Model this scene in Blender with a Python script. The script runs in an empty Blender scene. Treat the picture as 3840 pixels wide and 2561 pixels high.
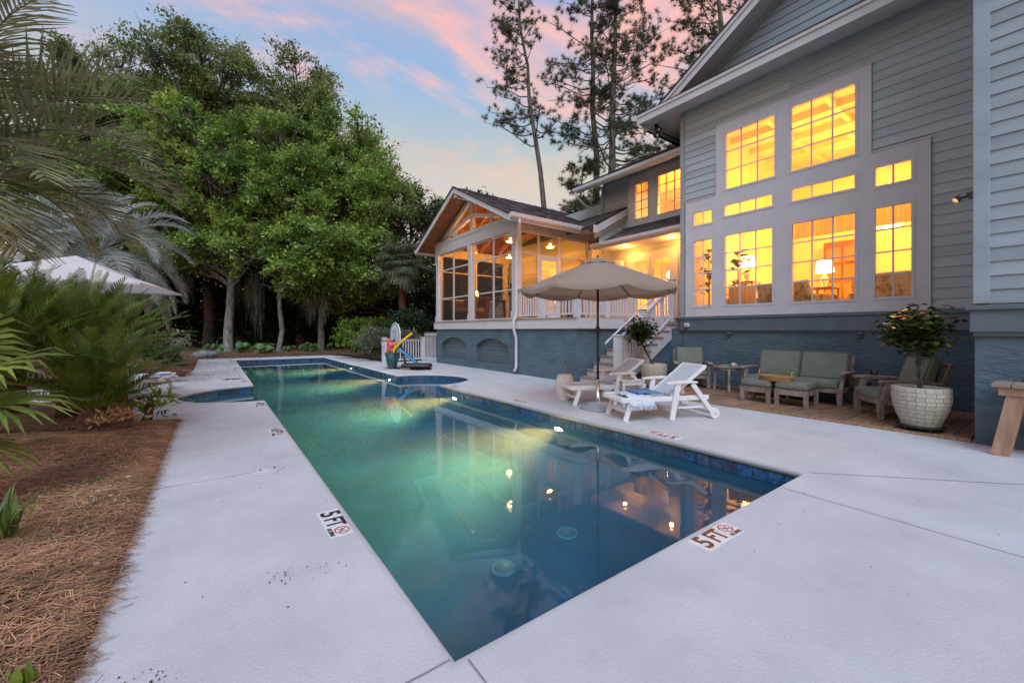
import bpy, bmesh, math, random
import numpy as np
from mathutils import Vector, Matrix
from mathutils.geometry import tessellate_polygon
R = math.radians
random.seed(7); rng = np.random.default_rng(7)
sc = bpy.context.scene
C = sc.collection

# ---------------------------------------------------------------- camera
cam = bpy.data.cameras.new('camera'); cam_o = bpy.data.objects.new('camera', cam); C.objects.link(cam_o)
cam.sensor_width = 36; cam.lens = 14.357; cam.shift_y = -0.01106; cam.clip_end = 2000; cam.clip_start = 0.05
cam_o.location = (0, 0, 1.38); cam_o.rotation_euler = (R(90), 0, -math.atan2(685.5, 937.6))
sc.camera = cam_o

# ---------------------------------------------------------------- sky
SUN_EL, SUN_AZ = R(50), R(215)           # azimuth clockwise from +Y: soft afterglow from behind the camera
w = bpy.data.worlds.new('World'); sc.world = w; w.use_nodes = True
nt = w.node_tree; N = nt.nodes; L = nt.links; N.clear()
def nd(tree, t, **kw):
    n = tree.nodes.new(t)
    for k, v in kw.items(): setattr(n, k, v)
    return n
out = nd(nt, 'ShaderNodeOutputWorld'); bg = nd(nt, 'ShaderNodeBackground'); L.new(bg.outputs[0], out.inputs[0])
tc = nd(nt, 'ShaderNodeTexCoord'); sep = nd(nt, 'ShaderNodeSeparateXYZ'); L.new(tc.outputs['Generated'], sep.inputs[0])
ramp = nd(nt, 'ShaderNodeValToRGB'); L.new(sep.outputs['Z'], ramp.inputs[0])
cr = ramp.color_ramp
stops = [(0.0, (0.304, 0.232, 0.176)), (0.18, (0.4, 0.304, 0.2)), (0.28, (0.432, 0.352, 0.216)), (0.34, (0.384, 0.344, 0.256)), (0.41, (0.272, 0.312, 0.328)), (0.49, (0.2, 0.288, 0.416)), (0.6, (0.16, 0.248, 0.448)), (1.0, (0.168, 0.248, 0.456))]
cr.elements[0].position, cr.elements[0].color = stops[0][0], (*stops[0][1], 1)
cr.elements[1].position, cr.elements[1].color = stops[-1][0], (*stops[-1][1], 1)
for p, c in stops[1:-1]:
    e = cr.elements.new(p); e.color = (*c, 1)
def math_n(op, a, b=None, clamp=False):
    n = nd(nt, 'ShaderNodeMath', operation=op); n.use_clamp = clamp
    for i, v in enumerate((a, b)):
        if v is None: continue
        if isinstance(v, (int, float)): n.inputs[i].default_value = v
        else: L.new(v, n.inputs[i])
    return n.outputs[0]
zz = math_n('ADD', math_n('MAXIMUM', sep.outputs['Z'], 0.0), 0.16)
px = math_n('DIVIDE', sep.outputs['X'], zz); py = math_n('DIVIDE', sep.outputs['Y'], zz)
comb = nd(nt, 'ShaderNodeCombineXYZ'); L.new(px, comb.inputs[0]); L.new(py, comb.inputs[1])
def cloud(scale, loc, lo, hi, stretch, rot, detail=6, rough=.55, dist=.6):
    mp = nd(nt, 'ShaderNodeMapping'); mp.inputs['Location'].default_value = loc; mp.inputs['Scale'].default_value = stretch; mp.inputs['Rotation'].default_value = (0, 0, R(rot))
    L.new(comb.outputs[0], mp.inputs[0])
    nz = nd(nt, 'ShaderNodeTexNoise'); nz.inputs['Scale'].default_value = scale; nz.inputs['Detail'].default_value = detail; nz.inputs['Roughness'].default_value = rough; nz.inputs['Distortion'].default_value = dist
    L.new(mp.outputs[0], nz.inputs['Vector'])
    mr = nd(nt, 'ShaderNodeMapRange'); mr.interpolation_type = 'SMOOTHSTEP'; mr.inputs[1].default_value = lo; mr.inputs[2].default_value = hi; L.new(nz.outputs[0], mr.inputs[0])
    return mr.outputs[0]
def mixc(fac, a, b):
    m = nd(nt, 'ShaderNodeMix', data_type='RGBA')
    (L.new(fac, m.inputs[0]) if not isinstance(fac, (int, float)) else setattr(m.inputs[0], 'default_value', fac))
    for s, v in ((6, a), (7, b)):
        if isinstance(v, tuple): m.inputs[s].default_value = (*v, 1)
        else: L.new(v, m.inputs[s])
    return m.outputs[2]
veil = cloud(0.9, (3.1, 1.7, 0), .40, .68, (1.0, 1.9, 1), 25)
puff = cloud(1.5, (11.3, 4.2, 0), .455, .655, (1.0, 1.45, 1), 20, detail=9, rough=.6, dist=.7)
band = cloud(1.3, (.4, 8.2, 0), .5, .72, (.5, 2.6, 1), 35)
hi_el = nd(nt, 'ShaderNodeMapRange'); hi_el.interpolation_type = 'SMOOTHSTEP'; hi_el.inputs[1].default_value = .30; hi_el.inputs[2].default_value = .44; L.new(sep.outputs['Z'], hi_el.inputs[0])
col = mixc(math_n('MULTIPLY', veil, .75), ramp.outputs[0], (.36, .31, .41))
col = mixc(math_n('MULTIPLY', band, .6), col, (.45, .31, .27))
col = mixc(math_n('MULTIPLY', math_n('MULTIPLY', puff, hi_el.outputs[0]), .80), col, (.74, .33, .23))
nis = nd(nt, 'ShaderNodeTexSky', sky_type='NISHITA'); nis.sun_disc = False; nis.sun_elevation = R(3); nis.sun_rotation = SUN_AZ
add = nd(nt, 'ShaderNodeMix', data_type='RGBA', blend_type='ADD'); add.inputs[0].default_value = .05
L.new(col, add.inputs[6]); L.new(nis.outputs[0], add.inputs[7])
L.new(add.outputs[2], bg.inputs[0]); bg.inputs[1].default_value = 1.0

# ---------------------------------------------------------------- soft dusk light
sl = bpy.data.lights.new('sun', 'SUN'); sl.energy = 1.75; sl.angle = R(42); sl.color = (.68, .84, 1.0)
so = bpy.data.objects.new('sun', sl); C.objects.link(so)
sd = Vector((math.sin(SUN_AZ) * math.cos(SUN_EL), math.cos(SUN_AZ) * math.cos(SUN_EL), math.sin(SUN_EL)))
so.rotation_euler = sd.to_track_quat('Z', 'Y').to_euler()
vs = sc.view_settings; vs.view_transform = 'Standard'; vs.look = 'None'; vs.exposure = 0.60; vs.gamma = 1
cy = sc.cycles; cy.max_bounces = 10; cy.transparent_max_bounces = 24; cy.diffuse_bounces = 3; cy.glossy_bounces = 4; cy.transmission_bounces = 6; cy.volume_bounces = 1
cy.sample_clamp_indirect = 4; cy.use_denoising = True; cy.caustics_reflective = False

# ---------------------------------------------------------------- helpers
def wloc(o):
    v = Vector((0, 0, 0))
    while o: v += o.location; o = o.parent
    return v
class MB:
    def __init__(s): s.v = []; s.f = []
    def add(s, vs, fs):
        k = len(s.v); s.v += [tuple(q) for q in vs]; s.f += [tuple(i + k for i in q) for q in fs]; return s
    def box(s, x0, y0, z0, x1, y1, z1):
        x0, x1 = min(x0, x1), max(x0, x1); y0, y1 = min(y0, y1), max(y0, y1); z0, z1 = min(z0, z1), max(z0, z1)
        return s.add([(x0,y0,z0),(x1,y0,z0),(x1,y1,z0),(x0,y1,z0),(x0,y0,z1),(x1,y0,z1),(x1,y1,z1),(x0,y1,z1)],
                     [(0,3,2,1),(4,5,6,7),(0,1,5,4),(1,2,6,5),(2,3,7,6),(3,0,4,7)])
    def bar(s, p, q, a, b, up=(0, 0, 1), taper=1.0):
        p, q = Vector(p), Vector(q); d = (q - p).normalized(); u = Vector(up)
        sx = d.cross(u)
        if sx.length < 1e-4: sx = d.cross(Vector((0, 1, 0)))
        sx.normalize(); sy = sx.cross(d).normalized()
        vs = [c + sx * (i * a / 2 * t) + sy * (j * b / 2 * t) for c, t in ((p, 1), (q, taper)) for i, j in ((-1,-1),(1,-1),(1,1),(-1,1))]
        return s.add(vs, [(0,3,2,1),(4,5,6,7),(0,1,5,4),(1,2,6,5),(2,3,7,6),(3,0,4,7)])
    def tube(s, pts, rad, n=8, cap=True):
        pts = [Vector(p) for p in pts]; m = len(pts)
        if not hasattr(rad, '__len__'): rad = [rad] * m
        vs = []; ref = None
        for i, p in enumerate(pts):
            t = (pts[min(i + 1, m - 1)] - pts[max(i - 1, 0)])
            t = t.normalized() if t.length > 1e-9 else Vector((0, 0, 1))
            if ref is None: ref = Vector((1, 0, 0)) if abs(t.x) < .9 else Vector((0, 1, 0))
            u = (ref - t * ref.dot(t)).normalized(); ref = u; v = t.cross(u)
            vs += [p + (u * math.cos(k * 2 * math.pi / n) + v * math.sin(k * 2 * math.pi / n)) * rad[i] for k in range(n)]
        fs = [(i * n + k, i * n + (k + 1) % n, (i + 1) * n + (k + 1) % n, (i + 1) * n + k) for i in range(m - 1) for k in range(n)]
        if cap: fs += [tuple(range(n - 1, -1, -1)), tuple((m - 1) * n + k for k in range(n))]
        return s.add(vs, fs)
    def lathe(s, prof, n=24, c=(0, 0, 0), cap=True):
        vs = [(c[0] + r * math.cos(k * 2 * math.pi / n), c[1] + r * math.sin(k * 2 * math.pi / n), c[2] + z) for r, z in prof for k in range(n)]
        m = len(prof)
        fs = [(i * n + k, i * n + (k + 1) % n, (i + 1) * n + (k + 1) % n, (i + 1) * n + k) for i in range(m - 1) for k in range(n)]
        if cap: fs += [tuple(range(n - 1, -1, -1)), tuple((m - 1) * n + k for k in range(n))]
        return s.add(vs, fs)
    def prism(s, poly, ext):
        n = len(poly); e = Vector(ext); a = [Vector(p) for p in poly]
        return s.add(a + [p + e for p in a], [tuple(range(n)), tuple(range(2 * n - 1, n - 1, -1))] + [(i, n + i, n + (i + 1) % n, (i + 1) % n) for i in range(n)])
    def sphere(s, c, r, n=12, sq=(1, 1, 1)):
        m = n // 2; c = Vector(c)
        vs = [c + Vector((sq[0] * r * math.sin(math.pi * i / m) * math.cos(2 * math.pi * k / n), sq[1] * r * math.sin(math.pi * i / m) * math.sin(2 * math.pi * k / n), sq[2] * r * math.cos(math.pi * i / m))) for i in range(m + 1) for k in range(n)]
        return s.add(vs, [(i * n + k, (i + 1) * n + k, (i + 1) * n + (k + 1) % n, i * n + (k + 1) % n) for i in range(m) for k in range(n)])
    def mesh(s, name, mat, off=Vector((0, 0, 0)), smooth=False, fix=True):
        me = bpy.data.meshes.new(name)
        me.from_pydata([(a - off.x, b - off.y, c - off.z) for a, b, c in s.v], [], s.f)
        if fix:
            bm = bmesh.new(); bm.from_mesh(me); bmesh.ops.recalc_face_normals(bm, faces=bm.faces); bm.to_mesh(me); bm.free()
        if mat: me.materials.append(mat)
        if smooth: me.shade_smooth()
        return me
    def build(s, name, mat, parent=None, smooth=False, bevel=0, origin=None, fix=True, sub=0, seg=2):
        off = Vector(origin) if origin is not None else Vector((0, 0, 0))
        base = wloc(parent) if parent else Vector((0, 0, 0))
        if origin is None: off = base
        o = bpy.data.objects.new(name, s.mesh(name, mat, off, smooth, fix)); C.objects.link(o)
        if parent: o.parent = parent
        o.location = off - base
        if bevel:
            b = o.modifiers.new('bevel', 'BEVEL'); b.width = bevel; b.segments = seg; b.limit_method = 'ANGLE'
        if sub:
            q = o.modifiers.new('sub', 'SUBSURF'); q.levels = q.render_levels = sub
        return o
def arr_mesh(name, V, F, mat, parent=None, smooth=False):
    """fast object from numpy arrays: V (n,3), F (m,k)"""
    me = bpy.data.meshes.new(name); V = np.asarray(V, np.float32); F = np.asarray(F, np.int32)
    if parent: V = V - np.array(wloc(parent), np.float32)
    k = F.shape[1]
    me.vertices.add(len(V)); me.vertices.foreach_set('co', V.ravel())
    me.loops.add(F.size); me.loops.foreach_set('vertex_index', F.ravel())
    me.polygons.add(len(F)); me.polygons.foreach_set('loop_start', np.arange(len(F), dtype=np.int32) * k)
    me.update(calc_edges=True); me.validate()
    if mat: me.materials.append(mat)
    if smooth: me.shade_smooth()
    o = bpy.data.objects.new(name, me); C.objects.link(o)
    if parent: o.parent = parent
    return o
def tag(o, label=None, cat=None, group=None, kind=None):
    for k, v in (('label', label), ('category', cat), ('group', group), ('kind', kind)):
        if v: o[k] = v
    return o
def thing(name, label, cat, loc=(0, 0, 0), group=None, rz=0):
    o = bpy.data.objects.new(name, None); C.objects.link(o); o.location = loc; o.rotation_euler = (0, 0, rz); o.empty_display_size = .1
    return tag(o, label, cat, group)
def copy_tree(o, parent=None):
    c = o.copy(); C.objects.link(c); c.parent = parent
    for ch in o.children: copy_tree(ch, c)
    return c
def share(proto, name, parent, loc, rot=None, scale=None):
    """another object on the same mesh; loc is in world axes"""
    o = bpy.data.objects.new(name, proto.data); C.objects.link(o); o.parent = parent
    o.location = Vector(loc) - (wloc(parent) if parent else Vector((0, 0, 0)))
    if rot is not None: o.rotation_euler = rot
    if scale is not None: o.scale = scale
    return o

# ---------------------------------------------------------------- materials
def M(name, col, rough=.6, var=.12, scale=6, bump=0, bscale=60, metal=0, stretch=(1, 1, 1), col2=None, thr=(.35, .65), rnd=0, isl=0, spec=.5, trans=0, coord='Object', bdist=.01, detail=5, sheen=0):
    m = bpy.data.materials.new(name); m.use_nodes = True; t = m.node_tree; l = t.links
    b = t.nodes['Principled BSDF']; b.inputs['Roughness'].default_value = rough; b.inputs['Metallic'].default_value = metal; b.inputs['Specular IOR Level'].default_value = spec
    tcn = nd(t, 'ShaderNodeTexCoord'); oi = nd(t, 'ShaderNodeObjectInfo')
    off = nd(t, 'ShaderNodeVectorMath', operation='MULTIPLY_ADD'); mp = nd(t, 'ShaderNodeMapping'); mp.inputs['Scale'].default_value = stretch
    cmb = nd(t, 'ShaderNodeCombineXYZ'); [l.new(oi.outputs['Random'], cmb.inputs[i]) for i in range(3)]
    off.inputs[1].default_value = (37, 53, 71); l.new(cmb.outputs[0], off.inputs[0]); l.new(tcn.outputs[coord], off.inputs[2]); l.new(off.outputs[0], mp.inputs[0])
    nz = nd(t, 'ShaderNodeTexNoise'); nz.inputs['Scale'].default_value = scale; nz.inputs['Detail'].default_value = detail; nz.inputs['Roughness'].default_value = .6; l.new(mp.outputs[0], nz.inputs['Vector'])
    mr = nd(t, 'ShaderNodeMapRange'); mr.inputs[1].default_value, mr.inputs[2].default_value = thr; l.new(nz.outputs[0], mr.inputs[0])
    mx = nd(t, 'ShaderNodeMix', data_type='RGBA'); l.new(mr.outputs[0], mx.inputs[0])
    c1 = tuple(max(0, c * (1 - var)) for c in col); c2 = col2 or tuple(min(1, c * (1 + var)) for c in col)
    mx.inputs[6].default_value = (*c1, 1); mx.inputs[7].default_value = (*c2, 1)
    res = mx.outputs[2]
    if rnd or isl:
        hs = nd(t, 'ShaderNodeHueSaturation'); l.new(res, hs.inputs['Color'])
        src = oi.outputs['Random'] if rnd else nd(t, 'ShaderNodeNewGeometry').outputs['Random Per Island']
        k = rnd or isl
        v = nd(t, 'ShaderNodeMapRange'); v.inputs[3].default_value = 1 - k; v.inputs[4].default_value = 1 + k; l.new(src, v.inputs[0]); l.new(v.outputs[0], hs.inputs['Value'])
        if isl:
            h = nd(t, 'ShaderNodeMapRange'); h.inputs[3].default_value = .5 - k * .05; h.inputs[4].default_value = .5 + k * .04
            wn = nd(t, 'ShaderNodeTexWhiteNoise', noise_dimensions='1D'); l.new(src, wn.inputs['W']); l.new(wn.outputs['Value'], h.inputs[0]); l.new(h.outputs[0], hs.inputs['Hue'])
        res = hs.outputs[0]
    l.new(res, b.inputs['Base Color'])
    if bump:
        bn = nd(t, 'ShaderNodeTexNoise'); bn.inputs['Scale'].default_value = bscale; bn.inputs['Detail'].default_value = 4; l.new(mp.outputs[0], bn.inputs['Vector'])
        bp = nd(t, 'ShaderNodeBump'); bp.inputs['Strength'].default_value = bump; bp.inputs['Distance'].default_value = bdist; l.new(bn.outputs[0], bp.inputs['Height']); l.new(bp.outputs[0], b.inputs['Normal'])
    if trans:
        tr = nd(t, 'ShaderNodeBsdfTranslucent'); l.new(res, tr.inputs[0]); ms = nd(t, 'ShaderNodeMixShader'); ms.inputs[0].default_value = trans
        l.new(b.outputs[0], ms.inputs[1]); l.new(tr.outputs[0], ms.inputs[2]); l.new(ms.outputs[0], t.nodes['Material Output'].inputs[0])
    return m
def emit(name, col, s):
    m = bpy.data.materials.new(name); m.use_nodes = True; t = m.node_tree; b = t.nodes['Principled BSDF']
    b.inputs['Base Color'].default_value = (*col, 1); b.inputs['Emission Color'].default_value = (*col, 1); b.inputs['Emission Strength'].default_value = s
    nz = nd(t, 'ShaderNodeTexNoise'); nz.inputs['Scale'].default_value = 3; mr = nd(t, 'ShaderNodeMapRange'); mr.inputs[3].default_value = s * .85; mr.inputs[4].default_value = s * 1.15
    t.links.new(nz.outputs[0], mr.inputs[0]); t.links.new(mr.outputs[0], b.inputs['Emission Strength'])
    return m
def glass(name, tint=(1, 1, 1), ior=1.5, rough=0.0, boost=1.0):
    m = bpy.data.materials.new(name); m.use_nodes = True; t = m.node_tree; t.nodes.remove(t.nodes['Principled BSDF'])
    tr = nd(t, 'ShaderNodeBsdfTransparent'); tr.inputs[0].default_value = (*tint, 1); gl = nd(t, 'ShaderNodeBsdfGlossy'); gl.inputs['Roughness'].default_value = rough
    fr = nd(t, 'ShaderNodeFresnel'); fr.inputs[0].default_value = ior; mu = nd(t, 'ShaderNodeMath', operation='MULTIPLY'); mu.use_clamp = True; mu.inputs[1].default_value = boost
    nz = nd(t, 'ShaderNodeTexNoise'); nz.inputs['Scale'].default_value = 1.5; bp = nd(t, 'ShaderNodeBump'); bp.inputs['Strength'].default_value = .03; bp.inputs['Distance'].default_value = .02
    t.links.new(nz.outputs[0], bp.inputs['Height']); t.links.new(bp.outputs[0], gl.inputs['Normal'])
    ms = nd(t, 'ShaderNodeMixShader'); t.links.new(fr.outputs[0], mu.inputs[0]); t.links.new(mu.outputs[0], ms.inputs[0]); t.links.new(tr.outputs[0], ms.inputs[1]); t.links.new(gl.outputs[0], ms.inputs[2])
    t.links.new(ms.outputs[0], t.nodes['Material Output'].inputs[0]); return m

m_deck = M('deck_coating', (.495, .505, .52), .8, .10, 1.3, .55, 70, bdist=.006, coord='Object', detail=12, thr=(.3, .7))
def pits(m, sc1=1.1, sc2=150, d1=.10, d2=.28):
    # stains of their own shape and small pits in the coating
    t = m.node_tree; b = t.nodes['Principled BSDF']; src = b.inputs['Base Color'].links[0].from_socket; tcn = nd(t, 'ShaderNodeTexCoord')
    for sc_, lo, hi, dk_, dt in ((sc1, .50, .66, d1, 9), (sc2, .60, .68, d2, 2), (sc1 * 5, .56, .70, d1 * .8, 6)):
        nz = nd(t, 'ShaderNodeTexNoise'); nz.inputs['Scale'].default_value = sc_; nz.inputs['Detail'].default_value = dt; nz.inputs['Roughness'].default_value = .65; t.links.new(tcn.outputs['Object'], nz.inputs['Vector'])
        mr = nd(t, 'ShaderNodeMapRange'); mr.inputs[1].default_value, mr.inputs[2].default_value, mr.inputs[4].default_value = lo, hi, dk_; t.links.new(nz.outputs[0], mr.inputs[0])
        mx = nd(t, 'ShaderNodeMix', data_type='RGBA'); t.links.new(mr.outputs[0], mx.inputs[0]); t.links.new(src, mx.inputs[6]); mx.inputs[7].default_value = (.10, .095, .085, 1); src = mx.outputs[2]
    t.links.new(src, b.inputs['Base Color'])
pits(m_deck)
m_joint = M('joint_dark', (.22, .22, .23), .9)
m_plaster = M('pool_plaster', (.015, .145, .26), .8, .25, 1.6)
m_tile_a = M('tile_blue', (.028, .085, .20), .25, .55, 22, .2, 40, rnd=.25)
m_tile_b = M('tile_slate', (.05, .09, .155), .3, .5, 22, .2, 40, rnd=.25)
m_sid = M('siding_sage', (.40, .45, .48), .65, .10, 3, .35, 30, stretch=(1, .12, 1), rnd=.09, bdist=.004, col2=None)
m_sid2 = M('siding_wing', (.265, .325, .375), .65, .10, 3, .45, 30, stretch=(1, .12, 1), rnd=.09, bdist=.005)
m_trim = M('trim_white', (.56, .56, .60), .5, .05, 2, .1, 60, bdist=.003)
m_trimg = M('trim_grey', (.30, .345, .36), .6, .06, 3, .2, 40, bdist=.003)
m_stucco = M('stucco_blue', (.098, .148, .185), .95, .16, 1.5, .9, 9, bdist=.03, stretch=(1, 1, 2.2), spec=.15)
pits(m_stucco, .9, 60, .12, .2)
m_ledge = M('ledge_grey', (.10, .135, .165), .5, .1, 3)
m_shing = M('shingle', (.085, .073, .075), .9, .5, 7, .6, 120, stretch=(1, 1, 1), isl=.45, bdist=.006)
m_darkedge = M('drip_edge', (.03, .03, .035), .5)
m_gutter = M('gutter_white', (.58, .57, .60), .4, .04)
m_glass = glass('window_glass', (.97, .97, .96), 1.5, 0, 1.6)
m_screen = bpy.data.materials.new('insect_screen'); m_screen.use_nodes = True; t = m_screen.node_tree
_tr = nd(t, 'ShaderNodeBsdfTransparent'); _ms = nd(t, 'ShaderNodeMixShader'); _nz = nd(t, 'ShaderNodeTexNoise'); _mr = nd(t, 'ShaderNodeMapRange'); _nz.inputs['Scale'].default_value = 40; _mr.inputs[3].default_value = .62; _mr.inputs[4].default_value = .70
t.nodes['Principled BSDF'].inputs['Base Color'].default_value = (.012, .012, .014, 1); t.nodes['Principled BSDF'].inputs['Roughness'].default_value = .8
t.links.new(_nz.outputs[0], _mr.inputs[0]); t.links.new(_mr.outputs[0], _ms.inputs[0]); t.links.new(t.nodes['Principled BSDF'].outputs[0], _ms.inputs[2]); t.links.new(_tr.outputs[0], _ms.inputs[1]); t.links.new(_ms.outputs[0], t.nodes['Material Output'].inputs[0])
m_wall_in = M('interior_cream', (.80, .72, .50), .8, .04, 2)
m_floor_in = M('interior_oak', (.30, .17, .07), .4, .2, 3, stretch=(1, 8, 1))
m_ceil_wood = M('porch_ceiling_wood', (.24, .085, .035), .5, .25, 4, .2, 30, stretch=(6, .6, 1), rnd=.15)
m_beam = M('porch_beam', (.50, .30, .15), .6, .12, 3)
m_plank = M('deck_wood', (.25, .145, .085), .75, .4, 5, .5, 40, stretch=(.6, 7, 3), rnd=.22, bdist=.004)
m_treadw = M('tread_wood', (.27, .20, .16), .7, .2, 5, .3, 40, stretch=(7, .6, 2))
m_teak = M('weathered_teak', (.24, .19, .165), .8, .35, 7, .4, 50, stretch=(1, 1, 1), rnd=.1, bdist=.003)
m_cush = M('cushion_sage', (.165, .19, .155), .9, .08, 4, .4, 700, bdist=.001)
m_pipe = M('cushion_piping', (.16, .165, .115), .9)
m_white = M('resin_white', (.72, .72, .74), .4, .03, 3)
m_sling = M('sling_grey', (.50, .53, .58), .7, .06, 400, .4, 500, bdist=.001)
m_umb = M('umbrella_taupe', (.34, .26, .21), .85, .05, 2, .3, 900, bdist=.001, trans=.25)
m_umbw = M('umbrella_white', (.70, .66, .66), .85, .03, 2, trans=.3)
m_bronze = M('pole_bronze', (.022, .016, .014), .35, .2, 5)
m_steel = M('steel', (.6, .56, .5), .25, .1, 5, metal=1)
m_base = M('base_grey', (.28, .30, .34), .5, .08, 6)
m_pot = M('pot_cream', (.46, .43, .35), .55, .1, 6, .25, 60)
m_soil = M('soil', (.03, .022, .016), .95, .4, 40, .8, 60)
m_black = M('black_plastic', (.018, .018, .02), .45, .2, 8)
m_bark = M('bark_grey', (.15, .135, .12), .9, .4, 7, 1, 14, stretch=(1, 1, .4), bdist=.05, col2=(.28, .27, .26))
m_barkd = M('bark_dark', (.055, .045, .038), .9, .4, 6, 1, 14, bdist=.04)
m_barkp = M('bark_pine', (.12, .105, .095), .9, .5, 6, 1, 12, stretch=(1, 1, .3), bdist=.05)
m_barkr = M('bark_palm', (.10, .045, .03), .95, .5, 9, 1, 20, bdist=.04, stretch=(1, 1, 2))
m_straw = M('pine_straw_needles', (.37, .205, .105), .7, .4, 2, isl=.6, spec=.7)
m_strawg = M('pine_straw_ground', (.07, .036, .02), .95, .45, 26, .9, 60, bdist=.02, col2=(.19, .105, .06))
m_ground = M('ground_soil', (.06, .045, .03), .95, .4, .8, .5, 8, bdist=.03)
def leaf(name, c, var=.35, isl=.35, tr=.35, rough=.5, c2=None, sc_=.5): return M(name, c, rough, var, sc_, 0, isl=isl, trans=tr, col2=c2, coord='Object', spec=.4)
m_oak = leaf('leaf_oak', (.16, .23, .075), c2=(.30, .38, .13))
m_holly = leaf('leaf_holly', (.14, .29, .065), c2=(.40, .55, .12), sc_=.6)
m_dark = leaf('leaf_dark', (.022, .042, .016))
m_pineleaf = leaf('needle_pine', (.055, .09, .04), tr=.3, c2=(.12, .15, .06))
m_sago = leaf('leaf_sago', (.045, .115, .015), tr=.2, rough=.5, c2=(.17, .23, .03), sc_=1.2, isl=.25)
m_pindo = leaf('leaf_pindo', (.14, .16, .07), tr=.25, c2=(.34, .34, .20), sc_=1.5, isl=.35)
m_pindow = leaf('leaf_pindo_silver', (.40, .46, .42), tr=.4, c2=(.56, .60, .55), sc_=.8, isl=.3)
m_fan = leaf('leaf_fan', (.09, .18, .03), tr=.25, c2=(.28, .33, .06), sc_=3, isl=.2)
m_sabal = leaf('leaf_sabal', (.11, .145, .08), tr=.3, c2=(.20, .23, .14), isl=.3)
m_hedge = leaf('leaf_hedge', (.12, .15, .09), c2=(.22, .26, .16), isl=.35)
m_lime = leaf('leaf_lime', (.10, .20, .02), c2=(.20, .30, .03))
m_leop = leaf('leaf_leopard', (.045, .14, .03), c2=(.09, .20, .05), rough=.35, isl=.2)
m_hib = leaf('leaf_hibiscus', (.03, .055, .015), c2=(.06, .085, .02), rough=.3, tr=.15, isl=.4)
m_moss = leaf('spanish_moss', (.13, .14, .11), tr=.3)
m_fig = leaf('leaf_fig', (.06, .09, .02), tr=.3, rough=.35)
# ================================================================ SETTING: ground, deck, pool
PX0, PX1, PY0, PY1, BC, BR = .83, 4.62, 1.54, 23.0, 10.85, 1.43
def arc(cx, cy, r, a0, a1, n): return [(cx + r * math.cos(R(a0 + (a1 - a0) * i / n)), cy + r * math.sin(R(a0 + (a1 - a0) * i / n))) for i in range(n + 1)]
POOL = [(PX0, PY0), (PX1, PY0)] + arc(PX1, BC, BR, -90, 90, 28) + [(PX1, PY1), (PX0, PY1)] + arc(PX0, BC, BR, 90, 270, 28)
def offset(poly, d):
    n = len(poly); res = []
    for i in range(n):
        p0, p1, p2 = (Vector(poly[(i + k) % n]) for k in (-1, 0, 1))
        e1 = (p1 - p0).normalized(); e2 = (p2 - p1).normalized()
        n1 = Vector((e1.y, -e1.x)); n2 = Vector((e2.y, -e2.x)); m = (n1 + n2).normalized(); c = max(.35, m.dot(n1))
        res.append(tuple(p1 + m * (d / c)))
    return res
def sheet(mb, outer, holes, z):
    polys = [[Vector((x, y, 0)) for x, y in q] for q in [outer] + holes]
    tri = tessellate_polygon(polys); allp = [p for q in polys for p in q]
    mb.add([(p.x, p.y, z) for p in allp], [tuple(t) for t in tri])
def rim(mb, poly, prof):
    n = len(poly); rings = [[(x, y, z) for x, y in offset(poly, o)] for o, z in prof]; k = len(mb.v)
    for r_ in rings: mb.v += r_
    for j in range(len(prof) - 1):
        for i in range(n): mb.f.append((k + j * n + i, k + j * n + (i + 1) % n, k + (j + 1) * n + (i + 1) % n, k + (j + 1) * n + i))
mb = MB(); sheet(mb, [(-400, -400), (400, -400), (400, 400), (-400, 400)], [[(-.8, -5.5), (7.3, -5.5), (7.3, 16.5), (5.2, 16.5), (5.2, 23.8), (-.5, 23.8), (-.5, 14.5), (-.8, 14.5)]], -.03)
g = mb.build('ground', m_ground); tag(g, kind='structure')
DECK = [(-.44, -6), (7.6, -6), (7.6, .6), (10.1, .6), (10.1, 7.5), (8.3, 7.5), (8.3, 16.4), (8.05, 17.3), (5.9, 17.3), (5.95, 20), (5.5, 23), (5.2, 24.3), (-.58, 24.3), (-.55, 18), (-.75, 16), (-1.3, 15.2), (-2, 14.5), (-6, 13.2), (-6, 11.6), (-2.2, 11.4), (-1.25, 10.6), (-1.0, 8.6), (-.95, 8.0), (-.44, 8.0)]
mb = MB(); sheet(mb, DECK, [offset(POOL, .05)], 0.0)
rim(mb, POOL, [(.05, 0), (.024, -.004), (.008, -.016), (0, -.036), (0, -.052), (.008, -.068), (.035, -.076)])
dk = mb.build('pool_deck', m_deck); tag(dk, kind='structure')
for p in dk.data.polygons: p.use_smooth = len(p.vertices) == 4
mb = MB()
n = len(DECK); mb.add([(x, y, 0) for x, y in DECK] + [(x, y, -.1) for x, y in DECK], [(i, (i + 1) % n, n + (i + 1) % n, n + i) for i in range(n)])
mb.build('deck_edge', m_deck, dk)
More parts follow.
